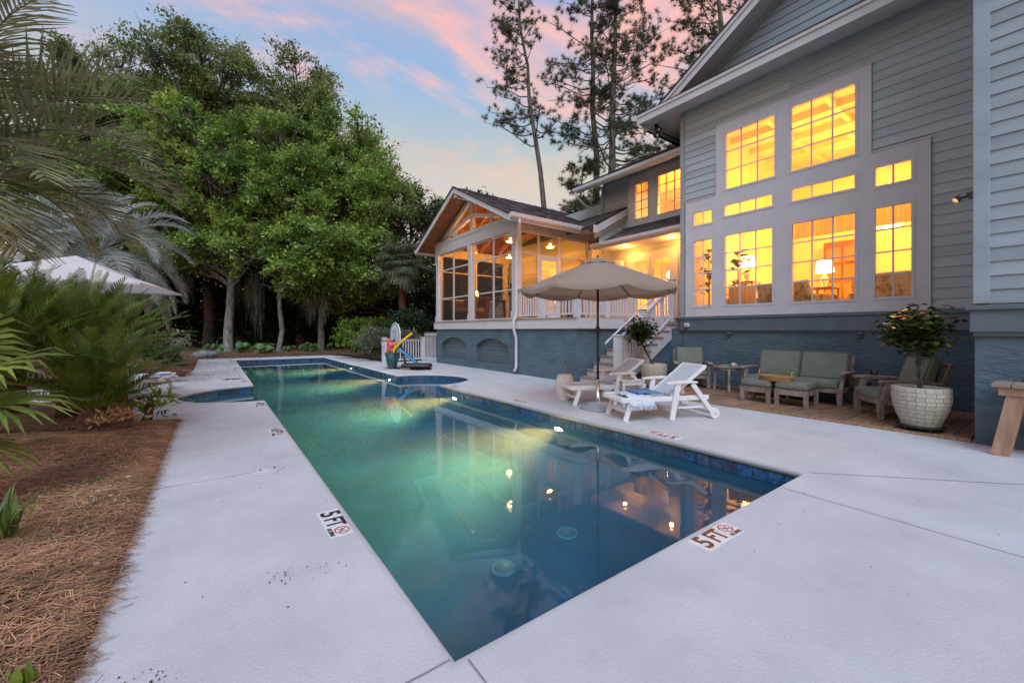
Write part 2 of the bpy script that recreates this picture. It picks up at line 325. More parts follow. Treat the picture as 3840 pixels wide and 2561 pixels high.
# deck joints
def joint(pts, wd=.007):
    mb = MB()
    for (a, b) in zip(pts[:-1], pts[1:]):
        a, b = Vector((*a, .0035)), Vector((*b, .0035)); d = (b - a).normalized(); s_ = Vector((-d.y, d.x, 0)) * wd / 2
        mb.add([a - s_, a + s_, b + s_, b - s_], [(0, 1, 2, 3)])
    mb.build('deck_joint', m_joint, dk)
def wob(a, b, n=9, s=.012):
    return [(a[0] + (b[0] - a[0]) * i / n + random.uniform(-s, s) * (0 < i < n), a[1] + (b[1] - a[1]) * i / n + random.uniform(-s, s) * (0 < i < n)) for i in range(n + 1)]
joint(wob((.80, 1.535), (-.44, 1.53), 12, .004), .008); joint(wob((.862, 1.49), (.86, -2), 16, .004), .009)
joint([(-.44, 4.68), (.30, 4.68)], .005); joint(wob((.56, 4.68), (.79, 4.68), 5, .006), .004); joint(wob((4.67, 1.48), (7.44, -1.42), 10, .004), .008); joint(wob((4.02, 1.49), (3.9, -2), 10, .003), .006)
joint([(-.44, 7.6), (.78, 7.6)], .004); joint([(4.66, 9.35), (7.6, 9.35)], .004); joint([(4.66, 12.5), (7.6, 12.5)], .004)
# shell
mb = MB(); n = len(POOL); ow = offset(POOL, .03)
mb.add([(x, y, -.07) for x, y in ow] + [(x, y, -1.46) for x, y in ow], [(i, (i + 1) % n, n + (i + 1) % n, n + i) for i in range(n)])
sheet(mb, ow, [], -1.45)
pool = mb.build('pool_shell', m_plaster); tag(pool, kind='structure')
for cx_, a0 in ((PX1, -90), (PX0, 90)):
    mb = MB(); mb.prism([(x, y, -1.46) for x, y in arc(cx_, BC, BR + .03, a0, a0 + 180, 24)], (0, 0, .98)); mb.build('bay_bench', m_plaster, pool)
mb = MB(); mb.box(PX0 - .02, PY1 - .45, -1.46, PX1 + .02, PY1 + .02, -.55); mb.build('end_step', m_plaster, pool)
# water line tiles, one by one where the camera could see them
mb = MB(); mb.box(-.074, -.006, -.074, .074, .006, .074); ta = mb.build('tile', m_tile_a, pool, bevel=0); ta.location = (0, 0, 0)
tb_me = ta.data.copy(); tb_me.materials.clear(); tb_me.materials.append(m_tile_b)
tiles = []
def tile_run(a, b):
    a, b = Vector(a), Vector(b); L_ = (b - a).length; k = max(1, int(round(L_ / .155))); d = (b - a).normalized(); nrm = Vector((d.y, -d.x))
    for i in range(k):
        c = a + d * (L_ * (i + .5) / k) + nrm * .0225
        tiles.append((c.x, c.y, math.atan2(d.y, d.x), L_ / k / .155))
tile_run((PX1, PY0), (PX1, BC - BR)); tile_run((PX1, BC + BR), (PX1, PY1)); tile_run((PX1, PY1), (PX0, PY1))
for cx_, a0, m_ in ((PX1, -90, 29), (PX0, 90, 29)):
    q = arc(cx_, BC, BR, a0, a0 + 180, m_)
    for a, b in zip(q[:-1], q[1:]): tile_run(a, b)
for i, (x, y, a, s_) in enumerate(tiles):
    o = ta if i == 0 else bpy.data.objects.new('tile', ta.data)
    if i: C.objects.link(o); o.parent = pool
    o.location = (x, y, -.153); o.rotation_euler = (0, 0, a); o.scale = (s_, 1, 1)
    if random.random() < .42: o.data = tb_me
mb = MB()
for i in range(64): y = PY0 + .02 + i * .155; mb.box(PX0 - .029, y, -.227, PX0 - .017, y + .149, -.079) if not (9.3 < y < 12.3) else None
for i in range(69): y = BC + BR + .02 + i * .155; mb.box(PX0 - .029, y, -.227, PX0 - .017, min(y + .149, PY1 - .01), -.079)
for i in range(24): x = PX0 + .02 + i * .155; mb.box(x, PY0 - .029, -.227, x + .149, PY0 - .017, -.079)
tag(mb.build('tile_band', m_tile_a, pool), kind='stuff')
# water
mw = bpy.data.materials.new('pool_water'); mw.use_nodes = True; t = mw.node_tree; t.nodes.remove(t.nodes['Principled BSDF'])
gb = nd(t, 'ShaderNodeBsdfGlass'); gb.inputs['IOR'].default_value = 1.33; gb.inputs['Roughness'].default_value = .015
tcn = nd(t, 'ShaderNodeTexCoord'); nz = nd(t, 'ShaderNodeTexNoise'); nz.inputs['Scale'].default_value = 1.6; nz.inputs['Detail'].default_value = 3; bp = nd(t, 'ShaderNodeBump'); bp.inputs['Strength'].default_value = .10; bp.inputs['Distance'].default_value = .012
t.links.new(tcn.outputs['Object'], nz.inputs['Vector']); t.links.new(nz.outputs[0], bp.inputs['Height']); t.links.new(bp.outputs[0], gb.inputs['Normal']); t.links.new(gb.outputs[0], t.nodes['Material Output'].inputs['Surface'])
vsn = nd(t, 'ShaderNodeVolumeScatter'); vsn.inputs['Color'].default_value = (.75, .92, .90, 1); vsn.inputs['Density'].default_value = .085; vsn.inputs['Anisotropy'].default_value = 0.0
vab = nd(t, 'ShaderNodeVolumeAbsorption'); vab.inputs['Color'].default_value = (.22, .74, .90, 1); vab.inputs['Density'].default_value = .36
ad = nd(t, 'ShaderNodeAddShader'); t.links.new(vsn.outputs[0], ad.inputs[0]); t.links.new(vab.outputs[0], ad.inputs[1]); t.links.new(ad.outputs[0], t.nodes['Material Output'].inputs['Volume'])
mb = MB(); ow = offset(POOL, .04); sheet(mb, ow, [], -.19); sheet(mb, ow, [], -1.5); n = len(ow)
mb.f = mb.f[:]; top = {}
mb.f += [(i, (i + 1) % n, n + (i + 1) % n, n + i) for i in range(n)]
wa = mb.build('water', mw); tag(wa, kind='structure')
# underwater lamps in the house-side wall
m_lens = emit('pool_lens', (1, .80, .45), 120)
for i, (y, nm) in enumerate(((5.0, 'nearest to the umbrella'), (8.6, 'just before the round bay'), (13.0, 'just past the round bay'), (17.6, 'farthest along the pool wall'))):
    pl = thing('pool_light', 'glowing warm underwater pool light, ' + nm, 'pool light', (PX1, y, -.45), 'underwater pool lights')
    mb = MB(); a = [(PX1 + .03, y, -.45), (PX1 - .015, y, -.45)]; mb.tube(a, [.115, .105], 20); mb.build('bezel', m_steel, pl)
    mb = MB(); mb.tube([(PX1 - .016, y, -.45), (PX1 - .024, y, -.45), (PX1 - .030, y, -.45)], [.09, .08, .04], 20); mb.build('lens', m_lens, pl)
    ld = bpy.data.lights.new('pool_lamp', 'SPOT'); ld.energy = 1500; ld.color = (1, .58, .15); ld.spot_size = R(92); ld.spot_blend = .9; ld.shadow_soft_size = .08
    lo = bpy.data.objects.new('pool_lamp', ld); C.objects.link(lo); lo.parent = pl; lo.location = (-.06, 0, 0); lo.rotation_euler = Vector((1, 0, .12)).to_track_quat('Z', 'Y').to_euler()
# main drains and skimmer lid
m_drain = M('drain_grey', (.10, .22, .28), .5); m_cyan = M('drain_ring', (.10, .62, .75), .5)
for (x, y, lb) in ((2.16, 3.09, 'round floor drain nearer to the left pool edge'), (3.01, 3.13, 'round floor drain nearer to the house side')):
    d = thing('floor_drain', lb + ', ringed in light blue', 'drain', (x, y, -1.45), 'main drains')
    mb = MB(); mb.lathe([(.0, .03), (.075, .028), (.085, .012)], 28, (x, y, -1.45), False); mb.build('cover', m_drain, d, True)
    mb = MB(); mb.lathe([(.088, .001), (.088, .022), (.105, .022), (.110, .001)], 28, (x, y, -1.45), False); mb.build('ring', m_cyan, d, True)
    for k in range(24):
        a = k * math.pi / 12; mb = MB(); mb.bar((x + .088 * math.cos(a), y + .088 * math.sin(a), -1.427), (x + .109 * math.cos(a), y + .109 * math.sin(a), -1.427), .007, .004); mb.build('slot', m_black, d)
sk = thing('skimmer_lid', 'round white skimmer lid set in the left pool deck', 'lid', (.43, 4.68, 0))
mb = MB(); mb.lathe([(.0, .012), (.105, .012), (.11, .008)], 32, (.43, 4.68, 0), False); mb.build('lid', m_deck, sk, True)
mb = MB(); mb.lathe([(.114, .002), (.114, .010), (.135, .010), (.14, .002)], 32, (.43, 4.68, 0), False); mb.build('collar', m_deck, sk, True)
for dx in (-.06, .06): mb = MB(); mb.box(.43 + dx - .008, 4.665, .012, .43 + dx + .008, 4.695, .0145); mb.build('finger_hole', m_black, sk)
# depth markers
m_plate = M('marker_white', (.70, .69, .70), .4, .08, 12); m_ink = M('marker_ink', (.02, .02, .022), .5); m_inkb = M('marker_brown', (.16, .06, .02), .5); m_red = M('marker_red', (.55, .05, .03), .5)
def text_mesh(body, size, off=0.0):
    cu = bpy.data.curves.new('txt', 'FONT'); cu.body = body; cu.size = size; cu.align_x = 'CENTER'; cu.align_y = 'CENTER'; cu.offset = off; cu.extrude = .0006
    o = bpy.data.objects.new('txt', cu); C.objects.link(o); dg = bpy.context.evaluated_depsgraph_get(); me = bpy.data.meshes.new_from_object(o.evaluated_get(dg))
    bpy.data.objects.remove(o); return me
def txt(name, body, size, mat, parent, loc, rot=(0, 0, 0), sx=1, off=0.0):
    me = text_mesh(body, size, off); me.materials.clear(); me.materials.append(mat); o = bpy.data.objects.new(name, me); C.objects.link(o)
    o.parent = parent; o.location = loc; o.rotation_euler = rot; o.scale = (sx, 1, 1); return o
def marker(x, y, rot, num, label, ink):
    r_ = thing('depth_marker', label, 'depth marker', (0, 0, 0), 'pool depth markers')
    for k in (-1, 0, 1): mb = MB(); mb.box(k * .152 - .0745, -.0745, .0, k * .152 + .0745, .0745, .0045); mb.build('plate', m_plate, r_)
    txt('numeral', num, .185 if len(num) == 1 else .15, ink, r_, (-.152, 0, .0062), sx=1.0 if len(num) == 1 else .62, off=.0045)
    txt('lettering', 'FT', .175, ink, r_, (0, 0, .0062), sx=.80, off=.0045)
    txt('lettering', 'NO DIVING', .040, ink, r_, (.152, -.056, .0062), sx=.60, off=.001)
    mb = MB(); q = [(.152 + math.cos(R(22.5 + 45 * i)) * .058, .016 + math.sin(R(22.5 + 45 * i)) * .052) for i in range(8)]; q2 = [(.152 + (a - .152) * .82, .016 + (b - .016) * .82) for a, b in q]
    mb.add([(a, b, .0060) for a, b in q + q2], [(i, (i + 1) % 8, 8 + (i + 1) % 8, 8 + i) for i in range(8)]); mb.bar((.115, .050, .006), (.189, -.018, .006), .009, .0008); mb.build('sign_ring', m_red, r_)
    mb = MB(); mb.bar((.130, -.010, .0055), (.178, .040, .0055), .007, .0008); mb.bar((.118, .022, .0053), (.186, .006, .0053), .004, .0006); mb.build('diver', ink, r_)
    r_.location = (x, y, .0); r_.rotation_euler = (0, 0, R(rot))
for a in ((.70, 3.12, -90, '5', 'black 5 FT depth marker on the left pool edge, closest to the camera', m_ink), (.69, 6.33, -90, '4.5', 'black 4.5 FT depth marker on the left pool edge before the bay', m_ink), (.69, 8.88, -90, '4', 'black 4 FT depth marker on the left pool edge at the bay corner', m_ink),
          (2.72, 1.40, 0, '5', 'brown 5 FT depth marker on the near end of the pool', m_inkb), (4.78, 3.16, 90, '5', 'upside-down brown 5 FT depth marker on the house side by the near lounger', m_inkb), (4.79, 6.31, 90, '4.5', 'upside-down 4.5 FT depth marker on the house side by the drum stool', m_ink), (4.77, 8.88, 90, '4', 'upside-down 4 FT depth marker on the house side at the bay corner', m_ink),
          (.66, 13.2, -90, '4', 'tiny depth marker on the far left edge just past the left bay', m_ink), (.68, 17.8, -90, '4', 'tiny depth marker halfway up the leaf-littered far left edge', m_ink), (.68, 21.6, -90, '4', 'tiny depth marker at the far left pool corner', m_ink)):
    marker(*a)
# wood deck under the seating: planks laid across
wd = MB().box(7.50, .72, .001, 10.0, 6.28, .010).build('wood_deck', m_joint); tag(wd, kind='structure')  # dark sheet added under the planks, its colour standing in for shade in the gaps
pk = MB().box(0, -.067, -.012, 2.44, .067, .012).build('plank', m_plank, wd, bevel=.003)
for i in range(39):
    o = pk if i == 0 else bpy.data.objects.new('plank', pk.data)
    if i: C.objects.link(o); o.parent = wd; b = o.modifiers.new('bevel', 'BEVEL'); b.width = .003; b.segments = 1
    o.location = (7.55, .80 + i * .1405, .024 + random.uniform(-.0015, .0015)); o.rotation_euler = (0, 0, random.uniform(-.0015, .0015))
MB().box(7.495, .72, .002, 7.545, 6.28, .034).build('edge_board', m_plank, wd, bevel=.003)
# ================================================================ HOUSE
house = thing('house', 'sage grey clapboard house with glowing windows, raised stucco base and screened gable porch', 'house', (10, 6, 0))
def cells(outers, holes):
    ys = sorted({v for r_ in outers + holes for v in r_[:2]}); zs = sorted({v for r_ in outers + holes for v in r_[2:]})
    for a, b in zip(ys[:-1], ys[1:]):
        run = None
        for c_, d in zip(zs[:-1], zs[1:]):
            y, z = (a + b) / 2, (c_ + d) / 2
            ok = any(q[0] < y < q[1] and q[2] < z < q[3] for q in outers) and not any(q[0] < y < q[1] and q[2] < z < q[3] for q in holes)
            if ok: run = (run[0], d) if run else (c_, d)
            elif run: yield a, b, run[0], run[1]; run = None
        if run: yield a, b, run[0], run[1]
def panel(name, mat, parent, X0, X1, outers, holes, axis='X'):
    mb = MB()
    for a, b, c_, d in cells(outers, holes): mb.box(X0, a, c_, X1, b, d) if axis == 'X' else mb.box(a, X0, c_, b, X1, d)
    return mb.build(name, mat, parent)
def siding(parent, c, a0, a1, z0, z1, ex, cuts, mat, axis='X', slope=None):
    """lap boards on plane X=c (facing -X) or Y=c (facing -Y); slope=(apex a, z at a0, rise) clips a gable"""
    z = z0; k = 0
    while z < z1 - .02:
        t = min(z + ex, z1); spans = [(a0, a1)]
        for (p, q, r_, s_) in cuts:
            if s_ <= z + .01 or r_ >= t - .01: continue
            ns = []
            for (u, v) in spans:
                if q <= u or p >= v: ns.append((u, v))
                else:
                    if p > u: ns.append((u, p))
                    if q < v: ns.append((q, v))
            spans = ns
        cut2 = []
        for (u, v) in spans:      # butt joints at board ends
            w_ = u
            while v - w_ > 4.4: q = w_ + random.uniform(2.2, 4.0); cut2.append((w_, q - .002)); w_ = q + .002
            cut2.append((w_, v))
        for (u, v) in cut2:
            u2, v2, ut, vt = u, v, u, v
            if slope:
                lo, hi = slope(z), slope(t)
                u2, v2 = max(u, lo[0]), min(v, lo[1]); ut, vt = max(u, hi[0]), min(v, hi[1])
            if v2 - u2 < .02 or vt - ut < 0: continue
            b0, b1 = -.022, -.006
            P = [(u2, b0, z), (v2, b0, z), (vt, b1, t + .012), (ut, b1, t + .012), (u2, .0, z), (v2, .0, z), (vt, .0, t + .012), (ut, .0, t + .012)]
            P = [(c + b, a, zz_) if axis == 'X' else (a, c + b, zz_) for a, b, zz_ in P]
            MB().add(P, [(0,1,2,3),(4,7,6,5),(0,4,5,1),(1,5,6,2),(2,6,7,3),(3,7,4,0)]).build('siding_board', mat, parent)
        z += ex; k += 1
def window(parent, c, y0, y1, z0, z1, cols, rows, axis='X', fr=.05, name='window', mt=.025):
    T = (lambda a, b, z: (a, b, z)) if axis == 'X' else (lambda a, b, z: (b, a, z))
    mb = MB()
    def bx(m, x0, a0, zz0, x1, a1, zz1): p, q = T(x0, a0, zz0), T(x1, a1, zz1); m.box(*p, *q)
    bx(mb, c - .03, y0, z0, c + .05, y0 + fr, z1); bx(mb, c - .03, y1 - fr, z0, c + .05, y1, z1); bx(mb, c - .03, y0 + fr, z0, c + .05, y1 - fr, z0 + fr); bx(mb, c - .03, y0 + fr, z1 - fr, c + .05, y1 - fr, z1)
    wo = mb.build(name, m_trim, parent)
    gy0, gy1, gz0, gz1 = y0 + fr, y1 - fr, z0 + fr, z1 - fr
    for i in range(1, cols): y = gy0 + (gy1 - gy0) * i / cols; m_ = MB(); bx(m_, c - .012, y - mt / 2, gz0, c + .022, y + mt / 2, gz1); m_.build('muntin', m_trim, wo)
    for j in range(1, rows): z = gz0 + (gz1 - gz0) * j / rows; m_ = MB(); bx(m_, c - .010, gy0, z - mt / 2, c + .020, gy1, z + mt / 2); m_.build('muntin', m_trim, wo)
    for i in range(cols):
        for j in range(rows):
            a, b = gy0 + (gy1 - gy0) * i / cols, gy0 + (gy1 - gy0) * (i + 1) / cols; d, e = gz0 + (gz1 - gz0) * j / rows, gz0 + (gz1 - gz0) * (j + 1) / rows
            x = c + .006 + random.uniform(-.0008, .0008); m_ = MB().add([T(x, a, d), T(x, b, d), T(x, b, e), T(x, a, e)], [(0, 1, 2, 3)]); m_.build('pane', m_glass, wo, fix=False)
    return wo
def shingles(parent, o, u, v, ul, vl, ex=.135, name='shingles', wmin=.14, wmax=.34):
    o, u, v = Vector(o), Vector(u).normalized(), Vector(v).normalized(); nn = u.cross(v).normalized()
    if nn.z < 0: nn = -nn
    mb = MB(); k = 0; s = 0.0
    while s < vl - .02:
        x = -random.uniform(0, .2)
        while x < ul:
            wd_ = random.uniform(wmin, wmax); a, b = max(0, x), min(ul, x + wd_ - .006); x += wd_
            if b - a < .02: continue
            t = min(ex * 1.25, vl - s); th = random.uniform(.009, .022)
            p = [o + u * a + v * s, o + u * b + v * s, o + u * b + v * (s + t), o + u * a + v * (s + t)]
            mb.add([p[0] + nn * th, p[1] + nn * th, p[2] + nn * .003, p[3] + nn * .003, p[0] - nn * .002, p[1] - nn * .002], [(0, 1, 2, 3), (0, 4, 5, 1)])
        s += ex
    return tag(mb.build(name, m_shing, parent, fix=False), kind='stuff')

# ---- great room wall (plane X = 10)
GW = [('upL', 3.79, 4.95, 4.715, 6.15, 3, 3), ('upR', 2.395, 3.565, 4.71, 6.165, 3, 3), ('stL', 3.835, 4.967, 4.075, 4.42, 3, 1), ('stR', 2.40, 3.546, 4.065, 4.42, 3, 1), ('smL', 5.19, 5.744, 4.0, 4.42, 2, 1), ('smR', 1.612, 2.19, 4.0, 4.433, 2, 1),
      ('a', 5.19, 5.744, 1.945, 3.69, 2, 4), ('b', 3.835, 4.967, 1.94, 3.695, 3, 4), ('c', 2.40, 3.546, 1.935, 3.685, 3, 4), ('d', 1.61, 2.195, 1.94, 3.69, 2, 4)]
holes = [g_[1:5] for g_ in GW]
wall = panel('great_room_wall', m_sid, house, 10.0, 10.14, [(.72, 6.03, 1.6, 7.15)], holes)
trim_r = [(1.415, 5.93, 1.756, 4.69), (2.2, 5.14, 4.6, 6.37)]
siding(wall, 10.0, .72, 5.97, 1.74, 7.1, .178, [(1.41, 5.935, 1.7, 4.695), (2.195, 5.145, 4.6, 6.375)], m_sid)
panel('window_casing', m_trim, house, 9.945, 10.0, trim_r, holes)
for z in (1.756, 4.69, 6.37):
    y0, y1 = ((2.18, 5.16) if z > 6 else (1.40, 5.945))
    if z > 1.8 and z < 6: [MB().box(9.93, a, z, 9.985, b, z + .025).build('drip_cap', m_trim, house) for a, b in ((1.40, 2.2), (5.14, 5.945))]
    else: MB().box(9.93, y0, z - (.03 if z < 2 else 0), 9.985, y1, z + (.0 if z < 2 else .025)).build('drip_cap', m_trim, house)
for nm, y0, y1, z0, z1, c_, r_ in GW: window(house, 9.965, y0, y1, z0, z1, c_, r_)
MB().box(9.955, 5.97, 1.72, 10.1, 6.09, 7.1).build('corner_board', m_trimg, house, bevel=.004)
MB().box(10.0, .72, -.1, 10.2, 6.04, 1.40).build('stucco_base', m_stucco, house)
MB().box(9.93, .72, 1.37, 10.0, 6.09, 1.66).build('ledge', m_ledge, house, bevel=.006); MB().box(9.90, .72, 1.66, 10.0, 6.10, 1.72).build('ledge_cap', m_ledge, house, bevel=.008)
MB().box(9.975, .72, 1.33, 9.999, 6.04, 1.37).build('ledge_molding', m_ledge, house)
# pent eave, gable and main roof
MB().box(9.41, -5, 7.10, 10.0, 7.0, 7.13).build('soffit', m_trim, house)
MB().box(10.0, 6.1, 7.10, 18, 7.0, 7.13).build('soffit', m_trim, house)
f_ = MB().box(9.385, -5, 7.0, 9.41, 7.02, 7.235).build('fascia', m_trim, house); MB().box(9.36, -5, 7.17, 9.385, 7.04, 7.245).build('fascia_molding', m_trim, f_)
MB().box(9.41, 6.99, 7.02, 18, 7.015, 7.235).build('fascia', m_trim, house)
gt = MB().prism([(9.30, 7.02, 7.235), (9.30, 7.16, 7.245), (9.30, 7.14, 7.14), (9.30, 7.06, 7.10), (9.30, 7.02, 7.10)], (8.5, 0, 0)).build('gutter', m_gutter, house)
pr = MB().prism([(9.37, -5, 7.235), (10.35, -5, 7.60), (10.35, -5, 7.57), (9.37, -5, 7.20)], (0, 12.0, 0)).build('pent_roof', m_darkedge, house)
shingles(pr, (9.355, -1, 7.24), (0, 1, 0), (.98, 0, .365), 8.02, 1.02)
RZ = lambda y: 7.447 + .592 * (6.65 - y)
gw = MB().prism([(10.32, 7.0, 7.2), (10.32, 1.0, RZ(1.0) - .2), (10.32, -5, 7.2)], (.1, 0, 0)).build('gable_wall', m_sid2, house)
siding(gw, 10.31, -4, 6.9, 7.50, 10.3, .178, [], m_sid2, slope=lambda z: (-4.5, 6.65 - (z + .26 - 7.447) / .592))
mr_ = MB().prism([(9.80, 7.12, RZ(7.12)), (9.80, 1.0, RZ(1.0)), (9.80, 1.0, RZ(1.0) - .16), (9.80, 7.12, RZ(7.12) - .16)], (8.2, 0, 0)).build('main_roof', m_darkedge, house)
MB().prism([(9.80, -5.12, RZ(7.12)), (9.80, 1.0, RZ(1.0)), (9.80, 1.0, RZ(1.0) - .16), (9.80, -5.12, RZ(7.12) - .16)], (8.2, 0, 0)).build('roof_slope', m_darkedge, mr_)
for (o0, o1, xa, xb, nm, mt_) in ((.03, .30, 9.765, 9.80, 'barge_board', m_trim), (.03, .13, 9.735, 9.765, 'barge_molding', m_trim), (-.02, .035, 9.72, 9.83, 'drip_edge', m_darkedge)):
    MB().prism([(xa, 7.1, RZ(7.1) - o0), (xa, 1.0, RZ(1.0) - o0), (xa, 1.0, RZ(1.0) - o1), (xa, 7.1, RZ(7.1) - o1)], (xb - xa, 0, 0)).build(nm, mt_, mr_)
MB().prism([(9.80, 7.05, RZ(7.05) - .165), (9.80, 1.0, RZ(1.0) - .165), (9.80, 1.0, RZ(1.0) - .20), (9.80, 7.05, RZ(7.05) - .20)], (.52, 0, 0)).build('rake_soffit', m_trim, mr_)
MB().prism([(10.27, 7.0, RZ(7.0) - .2), (10.27, 1.0, RZ(1.0) - .2), (10.27, 1.0, RZ(1.0) - .36), (10.27, 7.0, RZ(7.0) - .36)], (.04, 0, 0)).build('frieze_board', m_sid2, mr_)

# ---- right wing (plane X = 7.45)
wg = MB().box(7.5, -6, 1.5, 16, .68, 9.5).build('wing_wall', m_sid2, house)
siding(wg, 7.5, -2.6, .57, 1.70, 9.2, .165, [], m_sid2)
MB().box(7.455, .565, 1.70, 7.60, .70, 9.5).build('corner_board', m_sid2, house, bevel=.004)
MB().box(7.5, -6, -.1, 7.7, .69, 1.36).build('stucco_base', m_stucco, house)
MB().box(7.7, .5, -.1, 10, .69, 1.5).build('stucco_base', m_stucco, house)
MB().box(7.42, -6, 1.36, 7.5, .725, 1.62).build('ledge', m_ledge, house, bevel=.005); MB().box(7.38, -6, 1.62, 7.5, .76, 1.67).build('ledge_cap', m_ledge, house, bevel=.008); MB().box(7.46, -6, 1.31, 7.499, .70, 1.36).build('ledge_molding', m_ledge, house)
lat = MB().box(7.49, -.75, .24, 7.499, .27, .80).build('crawl_vent', m_black, house)
for k in range(12):
    for s_ in (-1, 1):
        y = -.75 + k * .13; a, b = (.24, .24 + .42); p, q = (7.482 - .004 * s_, y - .21 * s_, a), (7.482 - .004 * s_, y + .21 * s_, .80)
        if -.70 < min(p[1], q[1]) and max(p[1], q[1]) < .25: MB().bar(p, q, .004, .04, (1, 0, 0)).build('lattice_slat', m_ledge, lat)
for z in (.21, .81): MB().box(7.46, -.8, z - .03, 7.5, .30, z + .03).build('vent_frame', m_ledge, lat)

# ---- upper storey and entry wall (plane X = 11.5)
up_holes = [(8.09, 8.69, 5.05, 6.29), (6.85, 7.82, 5.02, 6.33)]; DR = [(8.06, 8.80, 1.73, 3.76), (7.26, 8.02, 1.73, 3.76)]; PD_ = [(11.35, 12.05, 1.73, 3.76), (12.09, 12.79, 1.73, 3.76)]
ew = panel('entry_wall', m_sid, house, 11.5, 11.62, [(6.0, 10.1, 1.6, 6.85), (10.1, 16.0, 1.6, 6.0)], up_holes + DR + PD_)
siding(ew, 11.5, 6.1, 10.0, 4.5, 6.68, .178, [(6.1, 8.92, 4.5, 6.54)], m_sid)
siding(ew, 11.5, 6.1, 15.8, 1.75, 4.14, .178, [(7.08, 8.98, 1.7, 3.95), (11.2, 12.95, 1.7, 3.93)], m_sid)
siding(ew, 11.5, 10.1, 15.8, 4.14, 6.0, .178, [], m_sid, slope=lambda z: (13.1 - (6.3 - z) / .506, 13.1 + (6.3 - z) / .506))
panel('window_casing', m_trim, house, 11.44, 11.5, [(6.1, 8.92, 4.88, 6.54)], up_holes)
panel('door_casing', m_trim, house, 11.44, 11.5, [(7.08, 8.98, 1.73, 3.94)], DR); panel('door_casing', m_trim, house, 11.44, 11.5, [(11.2, 12.95, 1.73, 3.92)], PD_)
window(house, 11.455, 8.09, 8.69, 5.05, 6.29, 2, 4); window(house, 11.455, 6.85, 7.82, 5.02, 6.33, 3, 4)
for (y0, y1, z0, z1) in DR + PD_:
    dr = window(house, 11.46, y0, y1, z0, z1, 2, 3, fr=.10, name='french_door'); MB().tube([(11.40, y0 + .07, 2.70), (11.40, y0 + .15, 2.70)], .012, 8).build('handle', m_bronze, dr)
MB().box(11.44, 10.0, 4.6, 11.6, 10.12, 6.6).build('corner_board', m_trimg, house)
MB().box(11.6, 10.06, 3.5, 18, 10.1, 6.6).build('side_wall', m_sid, house)
MB().prism([(10.52, 6.1, 6.30), (11.5, 6.1, 6.70), (11.5, 6.1, 6.73), (10.52, 6.1, 6.33)], (0, 4.4, 0)).build('soffit', m_trim, house); MB().box(10.49, 6.1, 6.26, 10.52, 10.5, 6.40).build('fascia', m_trim, house)
MB().prism([(10.36, 6.1, 6.42), (10.49, 6.1, 6.42), (10.49, 6.1, 6.28), (10.42, 6.1, 6.28), (10.37, 6.1, 6.33)], (0, 4.42, 0)).build('gutter', m_gutter, house)
ur = MB().prism([(10.40, 6.1, 6.43), (14.2, 6.1, 8.40), (14.2, 6.1, 8.30), (10.40, 6.1, 6.35)], (0, 4.42, 0)).build('upper_roof', m_darkedge, house)
shingles(ur, (10.40, 6.1, 6.44), (0, 1, 0), (3.8, 0, 1.97), 4.42, 4.28, .15)
MB().tube([(10.43, 10.42, 6.28), (10.46, 10.42, 6.14), (10.9, 10.36, 5.86), (11.34, 10.16, 5.72), (11.4, 10.13, 5.6), (11.4, 10.13, 5.16), (11.34, 10.13, 5.08)], .04, 8).build('downspout', m_gutter, house, True)
# skirt roof over the entry
MB().box(10.55, 6.1, 4.14, 11.5, 9.6, 4.17).build('soffit', m_trim, house); MB().box(10.52, 6.1, 4.12, 10.55, 9.7, 4.30).build('fascia', m_trim, house)
MB().prism([(10.39, 6.1, 4.31), (10.52, 6.1, 4.31), (10.52, 6.1, 4.17), (10.45, 6.1, 4.17), (10.40, 6.1, 4.22)], (0, 3.62, 0)).build('gutter', m_gutter, house)
sr = MB().prism([(10.43, 6.1, 4.32), (11.5, 6.1, 4.89), (11.5, 6.1, 4.82), (10.43, 6.1, 4.25)], (0, 3.5, 0)).build('skirt_roof', m_darkedge, house)
shingles(sr, (10.43, 6.1, 4.325), (0, 1, 0), (1.07, 0, .57), 3.5, 1.21)
MB().tube([(10.46, 9.66, 4.2), (10.50, 9.72, 4.05), (10.72, 9.98, 3.88), (10.84, 10.16, 3.7), (10.84, 10.16, 1.75)], .04, 8).build('downspout', m_gutter, house, True)
# connecting roof with raked end
cn = MB().prism([(9.85, 9.0, 4.74), (11.5, 9.0, 5.62), (11.5, 9.0, 5.54), (9.85, 9.0, 4.66)], (0, 4.0, 0)).build('connecting_roof', m_darkedge, house)
shingles(cn, (9.85, 9.0, 4.75), (0, 1, 0), (1.65, 0, .88), 4.0, 1.87)
MB().prism([(9.87, 8.97, 4.70), (11.5, 8.97, 5.57), (11.5, 8.97, 5.33), (9.87, 8.97, 4.46)], (0, .03, 0)).build('rake_board', m_trim, cn)
MB().prism([(9.95, 9.06, 4.5), (11.5, 9.06, 5.33), (11.5, 9.06, 5.18), (9.95, 9.06, 4.35)], (0, .03, 0)).build('rake_frieze', m_trim, cn)
MB().box(9.80, 8.95, 4.48, 9.99, 9.01, 4.74).build('rake_return', m_trim, cn, bevel=.02)
siding(cn, 9.12, 10.2, 11.5, 4.2, 5.3, .178, [], m_sid, 'Y', slope=lambda z: (9.95 + (z - 4.45) / .535, 11.5))

